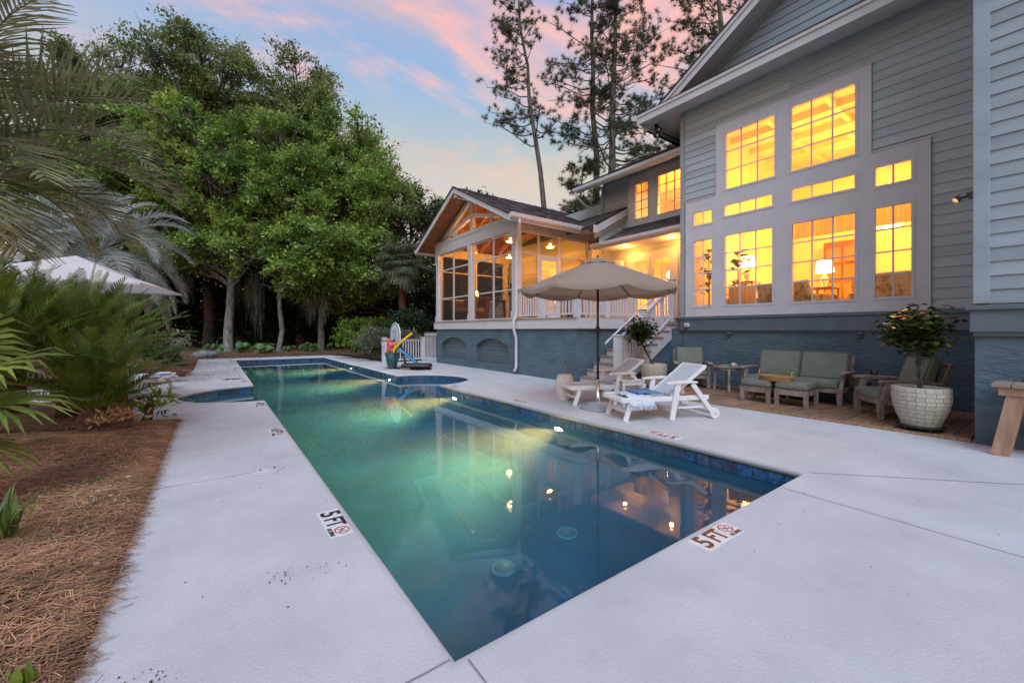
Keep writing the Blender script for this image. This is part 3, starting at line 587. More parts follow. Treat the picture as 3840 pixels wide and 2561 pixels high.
# ---- screened porch
pf = MB().box(7.66, 7.58, 1.60, 11.5, 16.05, 1.70).build('porch_floor', m_treadw, house)
for k in range(27): MB().box(7.60, 7.56 + k * .315, 1.70, 11.5, 7.56 + k * .315 + .309, 1.718).build('floor_plank', m_treadw, pf) if k < 27 else None
MB().box(7.63, 7.53, 1.42, 7.66, 16.1, 1.70).build('deck_fascia', m_trim, house); MB().box(7.66, 7.53, 1.42, 11.4, 7.56, 1.70).build('deck_fascia', m_trim, house)
MB().box(7.66, 16.07, 1.42, 11.4, 16.1, 1.70).build('deck_fascia', m_trim, house)
# foundation with arched niches
def arch_pts(y0, y1, zb, zs, zt, n=14):
    c_ = (y0 + y1) / 2; hw = (y1 - y0) / 2; rise = zt - zs; rr = (hw * hw + rise * rise) / (2 * rise); a = math.asin(hw / rr)
    return [(y0, zb), (y1, zb)] + [(c_ + rr * math.sin(a - 2 * a * i / n), zt - rr + rr * math.cos(a - 2 * a * i / n)) for i in range(n + 1)]
A1, A2 = arch_pts(13.42, 15.55, .25, .82, 1.10), arch_pts(10.72, 12.76, .25, .82, 1.10)
mb = MB(); polys = [[Vector((y, z, 0)) for y, z in q] for q in ([(7.682, -.1), (16.0, -.1), (16.0, 1.45), (7.682, 1.45)], A1, A2)]
tri = tessellate_polygon(polys); mb.add([(7.7, p.x, p.y) for q in polys for p in q], [tuple(t) for t in tri])
for q in (A1, A2):
    n = len(q); mb.add([(7.7, y, z) for y, z in q] + [(7.88, y, z) for y, z in q], [(i, (i + 1) % n, n + (i + 1) % n, n + i) for i in range(n)])
fd = mb.build('porch_foundation', m_stucco, house)
MB().box(7.7, 7.62, -.1, 11.4, 7.68, 1.45).build('foundation_wall', m_stucco, house); MB().box(7.9, 15.94, -.1, 11.4, 16.0, 1.45).build('foundation_wall', m_stucco, house)
for q in (A1, A2):
    z = .26; y0, y1 = q[0][0] + .01, q[1][0] - .01; k = 0
    while z < 1.10:
        hgt = (.13, .10, .20)[k % 3]; k += 1
        MB().box(7.86 + .006 * (k % 2), y0, z, 7.90, y1, z + hgt - .008).build('niche_board', m_ledge, fd); z += hgt
# columns
for (x, y) in ((7.78, 15.9), (7.78, 13.18), (7.78, 10.42), (11.2, 15.9), (9.5, 15.9), (11.0, 10.36)):
    co = MB().box(x - .10, y - .10, 1.72, x + .10, y + .10, 4.6).build('column', m_trim, house); MB().box(x - .125, y - .125, 1.72, x + .125, y + .125, 1.98).build('column_base', m_trim, co); MB().box(x - .125, y - .125, 4.32, x + .125, y + .125, 4.56).build('column_cap', m_trim, co)
MB().box(7.66, 10.28, 4.55, 7.88, 16.04, 4.95).build('porch_beam', m_trim, house); MB().box(7.64, 10.25, 4.92, 7.90, 16.06, 5.05).build('beam_cap', m_trim, house)
MB().box(7.88, 10.28, 4.55, 11.5, 10.44, 4.86).build('porch_beam', m_trim, house); MB().box(7.88, 15.82, 4.55, 11.5, 16.0, 4.86).build('porch_beam', m_trim, house)
def screen_panel(axis, c, a0, a1, zs):
    t_ = .045; T = (lambda u, v, z: (u, v, z)) if axis == 'X' else (lambda u, v, z: (v, u, z)); mb = MB()
    for (p, q, r_, s_) in [(a0, a0 + t_, zs[0], zs[-1]), (a1 - t_, a1, zs[0], zs[-1])] + [(a0 + t_, a1 - t_, z - t_ / 2, z + t_ / 2) for z in zs]:
        mb.box(*T(c - .02, p, r_), *T(c + .02, q, s_))
    o = mb.build('screen_frame', m_trim, house)
    for za, zb in zip(zs[:-1], zs[1:]): MB().add([T(c, a0 + t_, za), T(c, a1 - t_, za), T(c, a1 - t_, zb), T(c, a0 + t_, zb)], [(0, 1, 2, 3)]).build('screen', m_screen, o, fix=False)
    return o
ZS = [1.76, 2.69, 3.87, 4.53]
for (a, b) in ((14.62, 15.79), (13.30, 14.62), (11.72, 13.06), (10.54, 11.72)):
    s_ = screen_panel('X', 7.80, a, b, ZS)
    for k in range(8): MB().tube([(7.86, a + .03, 1.88 + k * .10), (7.86, b - .03, 1.88 + k * .10)], .004, 5).build('cable', m_bronze, s_)
for (a, b) in ((7.90, 8.64), (9.58, 10.90)): screen_panel('Y', 10.36, a, b, [1.76, 3.87, 4.53])
screen_panel('Y', 10.36, 8.66, 9.56, [3.87, 4.53])
sdr = MB()
for (a, b, z0, z1) in ((8.68, 8.79, 1.76, 3.83), (9.43, 9.54, 1.76, 3.83), (8.79, 9.43, 3.70, 3.83), (8.79, 9.43, 2.55, 2.66), (8.79, 9.43, 1.76, 1.98)): sdr.box(a, 10.33, z0, b, 10.37, z1)
sdr = sdr.build('screen_door', m_trim, house); MB().tube([(9.48, 10.30, 2.7), (9.48, 10.30, 2.85)], .012, 8).build('handle', m_bronze, sdr)
for (a, b) in ((7.9, 9.4), (9.6, 11.1)): screen_panel('Y', 15.88, a, b, ZS)
# gable truss
PZ = lambda y: 6.52 - .506 * abs(y - 13.1)
tr_ = MB().box(7.70, 13.02, 5.05, 7.84, 13.18, PZ(13.1) - .12).build('gable_truss', m_trim, house)
for s_ in (-1, 1):
    MB().prism([(7.70, 13.1 + s_ * .08, 5.68), (7.70, 13.1 + s_ * 2.72, 5.06), (7.70, 13.1 + s_ * 2.30, 5.05), (7.70, 13.1 + s_ * .08, 5.54)], (.12, 0, 0)).build('chord', m_trim, tr_)
    MB().box(7.71, 13.1 + s_ * 1.30 - .05, 5.05, 7.81, 13.1 + s_ * 1.30 + .05, 5.34).build('strut', m_trim, tr_)
    MB().prism([(7.70, 13.1 + s_ * .05, PZ(13.1 + .05) - .13), (7.70, 13.1 + s_ * 2.9, PZ(16.0) - .13), (7.70, 13.1 + s_ * 2.9, PZ(16.0) - .30), (7.70, 13.1 + s_ * .05, PZ(13.1 + .05) - .30)], (.12, 0, 0)).build('rake_rafter', m_trim, tr_)
# porch roof
pr_ = MB()
for s_ in (-1, 1):
    pr_.prism([(7.0, 13.1, PZ(13.1)), (7.0, 13.1 + s_ * 3.4, PZ(16.5)), (7.0, 13.1 + s_ * 3.4, PZ(16.5) - .07), (7.0, 13.1, PZ(13.1) - .07)], (7.2, 0, 0))
pr_ = pr_.build('porch_roof', m_darkedge, house)
sl_ = math.hypot(3.4, 3.4 * .506)
shingles(pr_, (6.98, 13.1 - 3.42, PZ(9.68) + .004), (1, 0, 0), (0, 1, .506), 7.2, sl_, .14)
shingles(pr_, (6.98, 13.1 + 3.42, PZ(9.68) + .004), (1, 0, 0), (0, -1, .506), 7.2, sl_, .14)
for s_ in (-1, 1):
    for k in range(26):
        u0, u1 = k * .146, k * .146 + .141; y0, y1 = 13.1 + s_ * (.02 + u0 * .892), 13.1 + s_ * (.02 + u1 * .892)
        z0, z1 = PZ(y0) - .075, PZ(y1) - .075
        MB().add([(7.03, y0, z0), (11.5, y0, z0), (11.5, y1, z1), (7.03, y1, z1), (7.03, y0, z0 - .02), (11.5, y0, z0 - .02), (11.5, y1, z1 - .02), (7.03, y1, z1 - .02)], [(0,1,2,3),(4,7,6,5),(0,4,5,1),(1,5,6,2),(2,6,7,3),(3,7,4,0)]).build('ceiling_board', m_ceil_wood, pr_)
    for (xa, xb, o0, o1, mt_, nm) in ((6.96, 7.0, .015, .20, m_trim, 'barge_board'), (6.93, 7.02, -.03, .02, m_darkedge, 'drip_edge')):
        MB().prism([(xa, 13.1, PZ(13.1) - o0), (xa, 13.1 + s_ * 3.42, PZ(16.52) - o0), (xa, 13.1 + s_ * 3.42, PZ(16.52) - o1), (xa, 13.1, PZ(13.1) - o1)], (xb - xa, 0, 0)).build(nm, mt_, pr_)
    for x in (8.75, 9.75, 10.75):
        MB().prism([(x, 13.1, PZ(13.1) - .10), (x, 13.1 + s_ * 2.75, PZ(15.85) - .10), (x, 13.1 + s_ * 2.75, PZ(15.85) - .30), (x, 13.1, PZ(13.1) - .32)], (.09, 0, 0)).build('rafter', m_beam, pr_)
MB().box(7.02, 13.02, PZ(13.1) - .36, 11.5, 13.18, PZ(13.1) - .10).build('ridge_beam', m_trim, pr_)
for x in (8.75, 9.75, 10.75): MB().box(x, 11.4, 5.30, x + .09, 14.8, 5.48).build('collar_tie', m_beam, pr_)
for (y, s_) in ((9.68, -1), (16.52, 1)):
    yy = lambda o: y + s_ * o
    MB().prism([(6.97, yy(.0), 4.80), (6.97, yy(.13), 4.82), (6.97, yy(.11), 4.71), (6.97, yy(.04), 4.66), (6.97, yy(0), 4.66)], (4.15 if s_ < 0 else 5, 0, 0)).build('gutter', m_gutter, pr_)
    MB().box(7.0, min(y, y - s_ * .03), 4.60, 11.2, max(y, y - s_ * .03), 4.78).build('fascia', m_trim, pr_)
for x in (8.3, 9.0, 9.7, 10.4): MB().prism([(x, 9.72, 4.66), (x, 10.3, 4.95), (x, 10.3, 4.75), (x, 9.72, 4.60)], (.06, 0, 0)).build('rafter_tail', m_trim, pr_)
MB().tube([(7.30, 9.62, 4.68), (7.33, 9.66, 4.52), (7.52, 9.95, 4.30), (7.60, 10.16, 4.12), (7.62, 10.2, 3.9), (7.62, 10.2, 1.95), (7.60, 10.2, 1.80), (7.52, 10.2, 1.66), (7.52, 10.2, 1.42), (7.62, 10.2, 1.15), (7.62, 10.2, .22), (7.54, 10.2, .10)], .045, 8).build('downspout', m_gutter, house, True)
# railings
def railing(p, q, posts, zf=1.72, name='railing'):
    p, q = Vector((*p, 0)), Vector((*q, 0)); L_ = (q - p).length; d = (q - p).normalized(); zv = Vector((0, 0, 1))
    rl = MB().bar(p + zv * (zf + .90), q + zv * (zf + .90), .11, .035).build(name, m_trim, house)
    MB().bar(p + zv * (zf + .925), q + zv * (zf + .925), .13, .022).build('cap_rail', m_treadw, rl)
    MB().bar(p + zv * (zf + .855), q + zv * (zf + .855), .04, .06).build('top_rail', m_trim, rl); MB().bar(p + zv * (zf + .10), q + zv * (zf + .10), .06, .045).build('bottom_rail', m_trim, rl)
    n = max(1, int(L_ / .118)); bo = None
    for i in range(n):
        c_ = p + d * ((i + .5) * L_ / n)
        if bo is None: bo = MB().box(c_.x - .019, c_.y - .019, zf + .11, c_.x + .019, c_.y + .019, zf + .84).build('baluster', m_trim, rl, origin=(c_.x, c_.y, zf))
        else: share(bo, 'baluster', rl, (c_.x, c_.y, zf))
    return rl
def post(x, y, z0, z1, s_=.07):
    po = MB().box(x - s_, y - s_, z0, x + s_, y + s_, z1).build('newel_post', m_trim, house); MB().box(x - s_ - .025, y - s_ - .025, z1, x + s_ + .025, y + s_ + .025, z1 + .03).build('post_cap', m_trim, po, bevel=.01); return po
railing((7.72, 10.25), (7.72, 9.06), 0); railing((7.72, 8.92), (7.72, 7.76), 0); railing((7.80, 7.66), (8.78, 7.66), 0); railing((8.94, 7.66), (10.05, 7.66), 0)
post(7.72, 8.99, 1.72, 2.74); post(7.73, 7.67, 1.72, 2.74); post(8.86, 7.66, 1.72, 2.74); post(10.12, 7.66, 1.72, 2.74)
# stairs
NR, RS, RU, SX = 10, .1715, .262, 7.76
stz = MB().prism([(SX + .02, 6.36, .02)] + [pt for i in range(NR) for pt in ((SX + i * RU, 6.36, i * RS + .02 * (i == 0)), (SX + i * RU, 6.36, (i + 1) * RS - .03))] + [(SX + NR * RU, 6.36, NR * RS - .03), (SX + NR * RU, 6.36, NR * RS - .36), (SX + .30, 6.36, .02)], (0, .05, 0)).build('staircase', m_trim, house)
for i in range(NR):
    x, z = SX + i * RU, (i + 1) * RS
    MB().box(x - .035, 6.33, z - .03, x + RU + .005, 7.60, z).build('tread', m_treadw, stz, bevel=.006); MB().box(x, 6.41, z - RS, x + .02, 7.60, z - .031).build('riser', m_trim, stz)
MB().box(9.99, 6.05, -.1, 11.4, 6.43, 1.42).build('foundation_wall', m_stucco, house); MB().box(10.3, 6.15, 1.42, 11.5, 7.58, 1.716).build('landing', m_treadw, house)
MB().prism([(8.10, 6.42, .0), (10.0, 6.42, 1.28), (10.0, 6.42, .0)], (0, 1.2, 0)).build('stair_base', m_stucco, house)
nz_ = lambda x: RS * (1 + (x - SX) / RU)
for (xa, xb) in ((7.92, 8.74), (8.88, 10.02)):
    p, q = Vector((xa, 6.42, 0)), Vector((xb, 6.42, 0)); zr = lambda x, o: Vector((x, 6.42, nz_(x) + o))
    MB().bar(zr(xa, .90), zr(xb, .90), .10, .035).build('hand_rail', m_trim, stz); MB().bar(zr(xa, .855), zr(xb, .855), .04, .06).build('top_rail', m_trim, stz); MB().bar(zr(xa, .06), zr(xb, .06), .06, .045).build('bottom_rail', m_trim, stz)
    n = int((xb - xa) / .115)
    for i in range(n):
        x = xa + (i + .5) * (xb - xa) / n; MB().box(x - .019, 6.40, nz_(x) + .07, x + .019, 6.44, nz_(x) + .84).build('baluster', m_trim, stz)
post(7.84, 6.42, .0, 1.24, .075); post(8.81, 6.42, nz_(8.81) - .2, nz_(8.81) + 1.03, .07); post(10.10, 6.42, 1.6, 2.74, .07)
MB().tube([(7.56, 6.56, 1.05), (7.60, 6.56, 1.09), (10.0, 6.56, nz_(10.0) + .97)], .024, 8).build('hand_rail', m_trim, stz, True)
MB().box(10.22, 6.10, 2.60, 11.4, 6.16, 2.64).build('cap_rail', m_treadw, house)
# interior shells (rooms seen through the glass)
def room(x0, x1, y0, y1, z0, z1, nm):
    mb = MB(); mb.box(x1, y0, z0, x1 + .1, y1, z1); mb.box(x0, y0 - .1, z0, x1, y0, z1); mb.box(x0, y1, z0, x1, y1 + .1, z1); mb.box(x0, y0, z1, x1, y1, z1 + .1)
    ro = mb.build(nm, m_wall_in, house); MB().box(x0, y0, z0 - .1, x1, y1, z0).build('room_floor', m_floor_in, ro); return ro
rg = room(10.14, 16.5, .80, 5.95, 1.72, 7.05, 'great_room_walls'); re = room(11.62, 15.6, 6.15, 15.8, 1.72, 4.15, 'entry_room_walls'); ru_ = room(11.62, 15.6, 6.15, 9.98, 4.45, 6.55, 'upper_room_walls')
MB().box(11.62, 6.05, -.1, 18, 16.0, 1.6).build('house_body', m_stucco, house); MB().box(16.7, .7, -.1, 18, 16, 7).build('house_body', m_sid, house)
for x in (11.2, 12.4, 13.6, 14.8): MB().box(x, .8, 6.86, x + .14, 5.95, 7.05).build('ceiling_beam', m_wall_in, rg)
for y in (2.1, 3.4, 4.7): MB().box(10.2, y, 6.90, 16.5, y + .12, 7.05).build('ceiling_beam', m_wall_in, rg)
MB().box(16.38, .8, 6.6, 16.5, 5.95, 6.75).build('crown_molding', m_trim, rg); MB().box(16.30, .8, 4.2, 16.5, 2.6, 4.35).build('balcony_rail', m_trim, rg)
def lamp(nm, parent, loc, e, colr, rad=.25):
    ld = bpy.data.lights.new(nm, 'POINT'); ld.energy = e; ld.color = colr; ld.shadow_soft_size = rad; o = bpy.data.objects.new(nm, ld); C.objects.link(o); o.parent = parent
    o.location = Vector(loc) - wloc(parent) if parent else loc; return o
WARM = (1, .335, .05)
# ================================================================ LIGHTS AND THINGS ON THE HOUSE
m_bulb = emit('warm_bulb', (1, .70, .28), 14); m_shade = emit('lit_shade', (1, .72, .30), 5); m_wick = M('wicker', (.42, .26, .12), .8, .3, 30)
PEND = [(8.6, 11.85, 'nearest the pool by the corner column'), (10.4, 11.75, 'seen through the side screen above the screen door'), (10.45, 14.5, 'deep in the porch near the house wall'), (8.6, 14.5, 'behind the left front screens')]
for x, y, lb in PEND:
    p = thing('pendant_lamp', 'lit woven pendant lamp ' + lb, 'pendant lamp', (x, y, 4.55), 'porch pendant lamps')
    MB().tube([(x, y, 4.95), (x, y, PZ(y) - .10)], .006, 6).build('cord', m_bronze, p)
    mb = MB()
    for k in range(18):
        a = k * math.pi / 9; q = [(x + math.cos(a + j * .12) * r_, y + math.sin(a + j * .12) * r_, z) for j, (r_, z) in enumerate(((.045, 4.93), (.07, 4.84), (.15, 4.76), (.235, 4.70), (.25, 4.64), (.20, 4.56), (.14, 4.53)))]; mb.tube(q, .006, 4, False)
    for r_, z in ((.07, 4.84), (.15, 4.76), (.235, 4.70), (.25, 4.64), (.20, 4.56), (.14, 4.53)): mb.tube([(x + r_ * math.cos(k * math.pi / 12), y + r_ * math.sin(k * math.pi / 12), z) for k in range(25)], .007, 4, False)
    mb.build('basket_shade', m_wick, p); MB().lathe([(.01, .0), (.13, .0), (.16, .02), (.13, .03), (.01, .03)], 20, (x, y, 4.54)).build('diffuser', m_bulb, p, True); MB().sphere((x, y, 4.66), .05).build('bulb', m_bulb, p, True)
    lamp('pendant_light', p, (x, y, 4.46), 130, (1, .33, .045), .10)
for loc, e in (((12.6, 2.0, 5.0), 130), ((12.6, 4.6, 5.0), 130), ((14.8, 3.3, 4.8), 190), ((13.6, 2.0, 3.0), 110), ((13.9, 4.8, 3.0), 120), ((10.75, 2.2, 4.2), 26), ((10.75, 4.4, 4.2), 26)): lamp('room_light', rg, loc, e, WARM, .3)
for loc, e in (((13.2, 7.9, 3.0), 420), ((13.4, 12.0, 3.0), 260)): lamp('room_light', re, loc, e, WARM, .25)
for loc, e in (((12.3, 7.3, 5.0), 230), ((12.6, 8.5, 5.1), 120)): lamp('room_light', ru_, loc, e, WARM, .25)
for (y, nm) in ((8.7, 'nearer to the porch'), (7.0, 'nearer to the stairs')):
    rl = thing('recessed_light', 'lit recessed downlight in the entry soffit ' + nm, 'ceiling light', (11.0, y, 4.13), 'entry soffit downlights')
    MB().lathe([(.05, .008), (.075, .008), (.08, .0), (.05, .0)], 20, (11.0, y, 4.125), False).build('trim_ring', m_white, rl, True); MB().lathe([(.001, .004), (.05, .004)], 20, (11.0, y, 4.128), False).build('lens', m_bulb, rl)
    lamp('downlight', rl, (11.0, y, 3.98), 30, (1, .36, .05), .05)
# flood lamps under the big eave
fl = thing('flood_light', 'black twin flood lamp under the tall gable eave', 'flood light', (9.98, 6.82, 7.10))
MB().lathe([(.05, 0), (.05, -.05), (.02, -.08)], 14, (9.98, 6.82, 7.10)).build('mount', m_black, fl, True)
for dx, dz in ((-.02, -.16), (.02, -.30)):
    c = Vector((9.95, 6.80 + dx, 7.10 + dz)); mb = MB().tube([c + Vector((.02, .08, .05)), c, c + Vector((-.06, -.10, -.05)), c + Vector((-.065, -.11, -.055))], [.03, .075, .08, .07], 14); mb.build('lamp_head', m_black, fl, True)
    MB().tube([c + Vector((-.062, -.105, -.053)), c + Vector((-.070, -.115, -.058))], .055, 14).build('lamp_lens', m_steel, fl, True)
sp = thing('wall_speaker', 'small white outdoor speaker beside the entry doors', 'speaker', (11.44, 9.15, 3.65)); MB().box(11.26, 9.05, 3.56, 11.42, 9.32, 3.76).build('cabinet', m_white, sp, bevel=.03); MB().box(11.25, 9.08, 3.59, 11.262, 9.29, 3.73).build('grille', m_sling, sp); MB().box(11.42, 9.15, 3.63, 11.48, 9.21, 3.69).build('bracket', m_white, sp)
sp = thing('wall_speaker', 'small grey speaker on the wall inside the screened porch', 'speaker', (11.44, 10.9, 4.05)); MB().box(11.28, 10.8, 3.95, 11.43, 11.05, 4.16).build('cabinet', m_base, sp, bevel=.03); MB().box(11.27, 10.83, 3.98, 11.282, 11.02, 4.13).build('grille', m_sling, sp)
sl2 = thing('wall_sconce', 'small bronze wall spotlight on the right wing corner', 'wall light', (7.46, .74, 3.3)); MB().box(7.42, .70, 2.98, 7.47, .735, 3.06).build('back_plate', m_bronze, sl2); MB().tube([(7.44, .735, 3.03), (7.43, .80, 3.02), (7.40, .84, 2.98)], [.03, .035, .04], 12).build('lamp_head', m_bronze, sl2, True); MB().tube([(7.40, .84, 2.98), (7.398, .843, 2.977)], .033, 12).build('lamp_lens', emit('sconce_lens', (1, .5, .2), .5), sl2, True)
for y, lb in ((2.38, 'right-hand'), (4.83, 'left-hand')):
    v = thing('wall_light', lb + ' small grey eyelid light under the ledge above the seating', 'wall light', (9.99, y, 1.28)); MB().tube([(10.0, y, 1.28), (9.95, y, 1.28)], .055, 16).build('housing', m_ledge, v, True); MB().prism([(9.95 - .04 * math.sin(a * math.pi / 8) - .001, y + .058 * math.cos(a * math.pi / 8), 1.275 + .03 * math.sin(a * math.pi / 8)) for a in range(9)], (0, 0, .012)).build('hood', m_ledge, v)
ob = thing('outlet_box', 'white weatherproof outlet box on the ledge by the stairs', 'outlet', (9.92, 5.86, 1.5)); MB().box(9.86, 5.80, 1.46, 9.93, 5.92, 1.56).build('cover', m_white, ob, bevel=.012); MB().box(9.855, 5.83, 1.475, 9.862, 5.89, 1.53).build('lid', m_base, ob)
# ================================================================ ROOM FURNISHINGS
m_print = M('palm_print', (.55, .42, .20), .9, .1, 7, col2=(.24, .19, .06), thr=(.52, .56)); m_lampb = M('lamp_ceramic', (.6, .55, .45), .3); m_wood = M('wood_brown', (.16, .075, .03), .4, .3, 6, stretch=(6, 1, 1)); m_drape = M('drape', (.62, .50, .25), .9, .2, 4, stretch=(1, 12, .2), trans=.55)
def room_chair(x, y, rz, label, mat, w_=.8, z0=1.72):
    t = thing('armchair', label, 'armchair', (0, 0, 0))
    MB().box(-.38, -w_ / 2, .14, .40, w_ / 2, .34).build('base', mat, t, bevel=.03); MB().box(-.42, -w_ / 2 + .12, .34, .30, w_ / 2 - .12, .48).build('seat_cushion', mat, t, bevel=.04)
    MB().prism([(.22, -w_ / 2 + .05, .34), (.40, -w_ / 2 + .05, .34), (.50, -w_ / 2 + .05, 1.02), (.38, -w_ / 2 + .05, 1.06)], (0, w_ - .1, 0)).build('backrest', mat, t, bevel=.05)
    for s_ in (-1, 1):
        MB().box(-.36, s_ * w_ / 2 - .07, .30, .38, s_ * w_ / 2 + .07, .62).build('arm', mat, t, bevel=.06)
        for x_ in (-.34, .36): MB().box(x_ - .025, s_ * (w_ / 2 - .06) - .025, 0, x_ + .025, s_ * (w_ / 2 - .06) + .025, .15).build('leg', m_wood, t)
    t.location = (x, y, z0); t.rotation_euler = (0, 0, rz); t.scale = (.85, .85, .74)
room_chair(11.0, 4.15, R(170), 'palm-print armchair seen through the lower left wide window', m_print); room_chair(10.95, 4.95, R(200), 'tan patterned armchair beside the potted fig behind the window', m_drape)
room_chair(10.9, 3.45, R(150), 'palm-print chair at the left side of the right wide window', m_print); room_chair(11.3, 2.5, R(20), 'floral wing chair at the right side of the right wide window', m_print); room_chair(10.8, 1.95, R(180), 'palm-print armchair behind the narrow right window', m_print)
def fig(x, y, h, label, seed):
    rr = random.Random(seed); t = thing('fig_plant', label, 'house plant', (x, y, 1.72)); MB().lathe([(.13, 0), (.17, .3), (.17, .32), (.15, .32), (.14, .29), (.0, .28)], 18, (x, y, 1.72), False).build('pot', m_teak, t, True)
    MB().tube([(x, y, 1.98), (x + .03, y + .02, 1.72 + h * .6), (x - .02, y, 1.72 + h)], [.02, .015, .008], 6).build('stem', m_barkd, t)
    mb = MB()
    for k in range(34):
        z = 1.72 + h * rr.uniform(.32, 1.0); a = rr.uniform(0, 6.28); d = Vector((math.cos(a), math.sin(a), rr.uniform(-.2, .7))).normalized(); p = Vector((x, y, z)) + d * .05; q = p + d * rr.uniform(.2, .34); s_ = d.cross(Vector((0, 0, 1))).normalized() * rr.uniform(.07, .11); m1 = p.lerp(q, .6) + Vector((0, 0, .03))
        mb.add([p, m1 + s_, q, m1 - s_], [(0, 1, 2), (0, 2, 3)])
    mb.build('foliage', m_fig, t, fix=False)
fig(10.62, 5.66, 1.75, 'tall fiddle-leaf fig in a pot behind the narrow left window', 1); fig(10.85, 5.02, 1.65, 'fiddle-leaf fig in a pot at the left of the wide left window', 2)
def table_lamp(x, y, z, label, tab=True):
    t = thing('table_lamp', label, 'lamp', (x, y, z)); MB().lathe([(.08, 0), (.09, .02), (.05, .06), (.10, .2), (.03, .36), (.015, .48)], 16, (x, y, z)).build('base', m_lampb, t, True)
    MB().lathe([(.22, .42), (.17, .74)], 24, (x, y, z), False).build('lamp_shade', m_shade, t, True)
    lamp('table_lamp_light', t, (x, y, z + .58), 25, WARM, .12)
    if tab:
        b = thing('lamp_table', 'small wooden table under the ' + label.split(' seen')[0], 'table', (x, y, 1.72)); MB().box(x - .28, y - .28, z - .04, x + .28, y + .28, z - .001).build('table_top', m_wood, b)
        for i in (-1, 1):
            for j in (-1, 1): MB().box(x + i * .24 - .02, y + j * .24 - .02, 1.72, x + i * .24 + .02, y + j * .24 + .02, z - .04).build('leg', m_wood, b)
table_lamp(12.3, 5.45, 2.75, 'large bright table lamp seen through the wide left window'); table_lamp(13.6, 4.0, 2.55, 'slim table lamp seen through the wide right window')
cb = thing('wall_cabinet', 'tall carved wooden cabinet at the back of the great room', 'cabinet', (16.2, 4.3, 1.72)); MB().box(16.05, 3.75, 1.72, 16.45, 4.75, 4.2).build('carcass', m_wood, cb)
for j in (0, 1):
    for k in range(4): MB().box(16.02, 3.82 + j * .46, 1.85 + k * .56, 16.05, 4.22 + j * .46, 2.32 + k * .56).build('door_panel', m_floor_in, cb, bevel=.02)
for (y0, y1, nm) in ((1.55, 2.25, 'pleated valance above the narrow right window'), (2.36, 3.58, 'pleated valance above the wide right window')):
    mb = MB(); n = int((y1 - y0) / .035)
    for i in range(n): y = y0 + i * .035; mb.add([(10.20 + .018 * (i % 2), y, 3.35), (10.20 + .018 * ((i + 1) % 2), y + .035, 3.35), (10.20 + .018 * ((i + 1) % 2), y + .035, 3.75), (10.20 + .018 * (i % 2), y, 3.75)], [(0, 1, 2, 3)])
    tag(mb.build('valance', m_drape, fix=False), nm, 'curtain', 'great room valances')
for (y0, y1, nm) in ((8.52, 8.70, 'brown curtain at the upper small window'),):
    mb = MB(); n = 8
    for i in range(n): y = y0 - .25 + i * .03; mb.add([(11.72 + .02 * (i % 2), y, 4.8), (11.72 + .02 * ((i + 1) % 2), y + .03, 4.8), (11.72 + .02 * ((i + 1) % 2), y + .03, 6.4), (11.72 + .02 * (i % 2), y, 6.4)], [(0, 1, 2, 3)])
    tag(mb.build('curtain', m_drape, fix=False), nm, 'curtain')
ch = thing('chandelier', 'lit glass chandelier glimpsed through the narrow right window', 'chandelier', (13.0, 2.55, 3.9))
MB().tube([(13.0, 2.55, 4.3), (13.0, 2.55, 7.0)], .012, 6).build('rod', m_steel, ch); MB().lathe([(.05, .35), (.25, .25), (.34, .08), (.2, -.06), (.02, -.1)], 20, (13.0, 2.55, 3.9)).build('bowl', m_shade, ch, True)
ch = thing('chandelier', 'lit glass chandelier inside the entry doors', 'chandelier', (13.1, 8.2, 3.2)); MB().tube([(13.1, 8.2, 3.5), (13.1, 8.2, 4.15)], .012, 6).build('rod', m_steel, ch); MB().lathe([(.05, .3), (.22, .2), (.3, .05), (.15, -.06), (.02, -.1)], 20, (13.1, 8.2, 3.25)).build('bowl', m_bulb, ch, True)
cf = thing('ceiling_fan', 'white ceiling fan hanging high in the great room', 'ceiling fan', (13.2, 3.0, 6.1)); MB().tube([(13.2, 3.0, 6.2), (13.2, 3.0, 7.05)], .015, 8).build('rod', m_white, cf); MB().lathe([(.02, .15), (.12, .12), (.13, 0), (.05, -.06)], 20, (13.2, 3.0, 6.1)).build('motor', m_white, cf, True)
for k in range(5): a = k * 1.2566 + .3; MB().bar((13.2 + .12 * math.cos(a), 3 + .12 * math.sin(a), 6.14), (13.2 + .68 * math.cos(a), 3 + .68 * math.sin(a), 6.14), .13, .012).build('blade', m_white, cf)
# porch furniture
ps = thing('porch_sofa', 'dark wicker sofa with cushions on the screened porch', 'sofa', (8.5, 14.6, 1.72)); MB().box(8.1, 13.75, 1.85, 8.9, 15.5, 2.12).build('base', m_wood, ps, bevel=.02); MB().box(8.12, 15.35, 2.1, 8.9, 15.55, 2.62).build('arm', m_wood, ps, bevel=.02); MB().box(8.75, 13.75, 2.1, 8.95, 15.5, 2.72).build('backrest', m_wood, ps, bevel=.03); MB().box(8.14, 13.8, 2.12, 8.75, 15.3, 2.28).build('seat_cushion', m_drape, ps, bevel=.03); MB().prism([(8.35, 14.0, 2.28), (8.5, 14.0, 2.26), (8.62, 14.0, 2.72), (8.5, 14.0, 2.76)], (0, .5, 0)).build('throw_pillow', m_print, ps, bevel=.04)
pt = thing('porch_table', 'round dark wood bar table on the screened porch', 'table', (8.9, 11.6, 1.72)); MB().lathe([(.0, .92), (.5, .92), (.5, .96), (.0, .96)], 28, (8.9, 11.6, 1.72)).build('table_top', m_wood, pt); MB().tube([(8.9, 11.6, 1.76), (8.9, 11.6, 2.64)], .06, 10).build('pedestal', m_wood, pt); MB().lathe([(.32, 0), (.30, .04), (.0, .04)], 20, (8.9, 11.6, 1.72)).build('base', m_wood, pt)
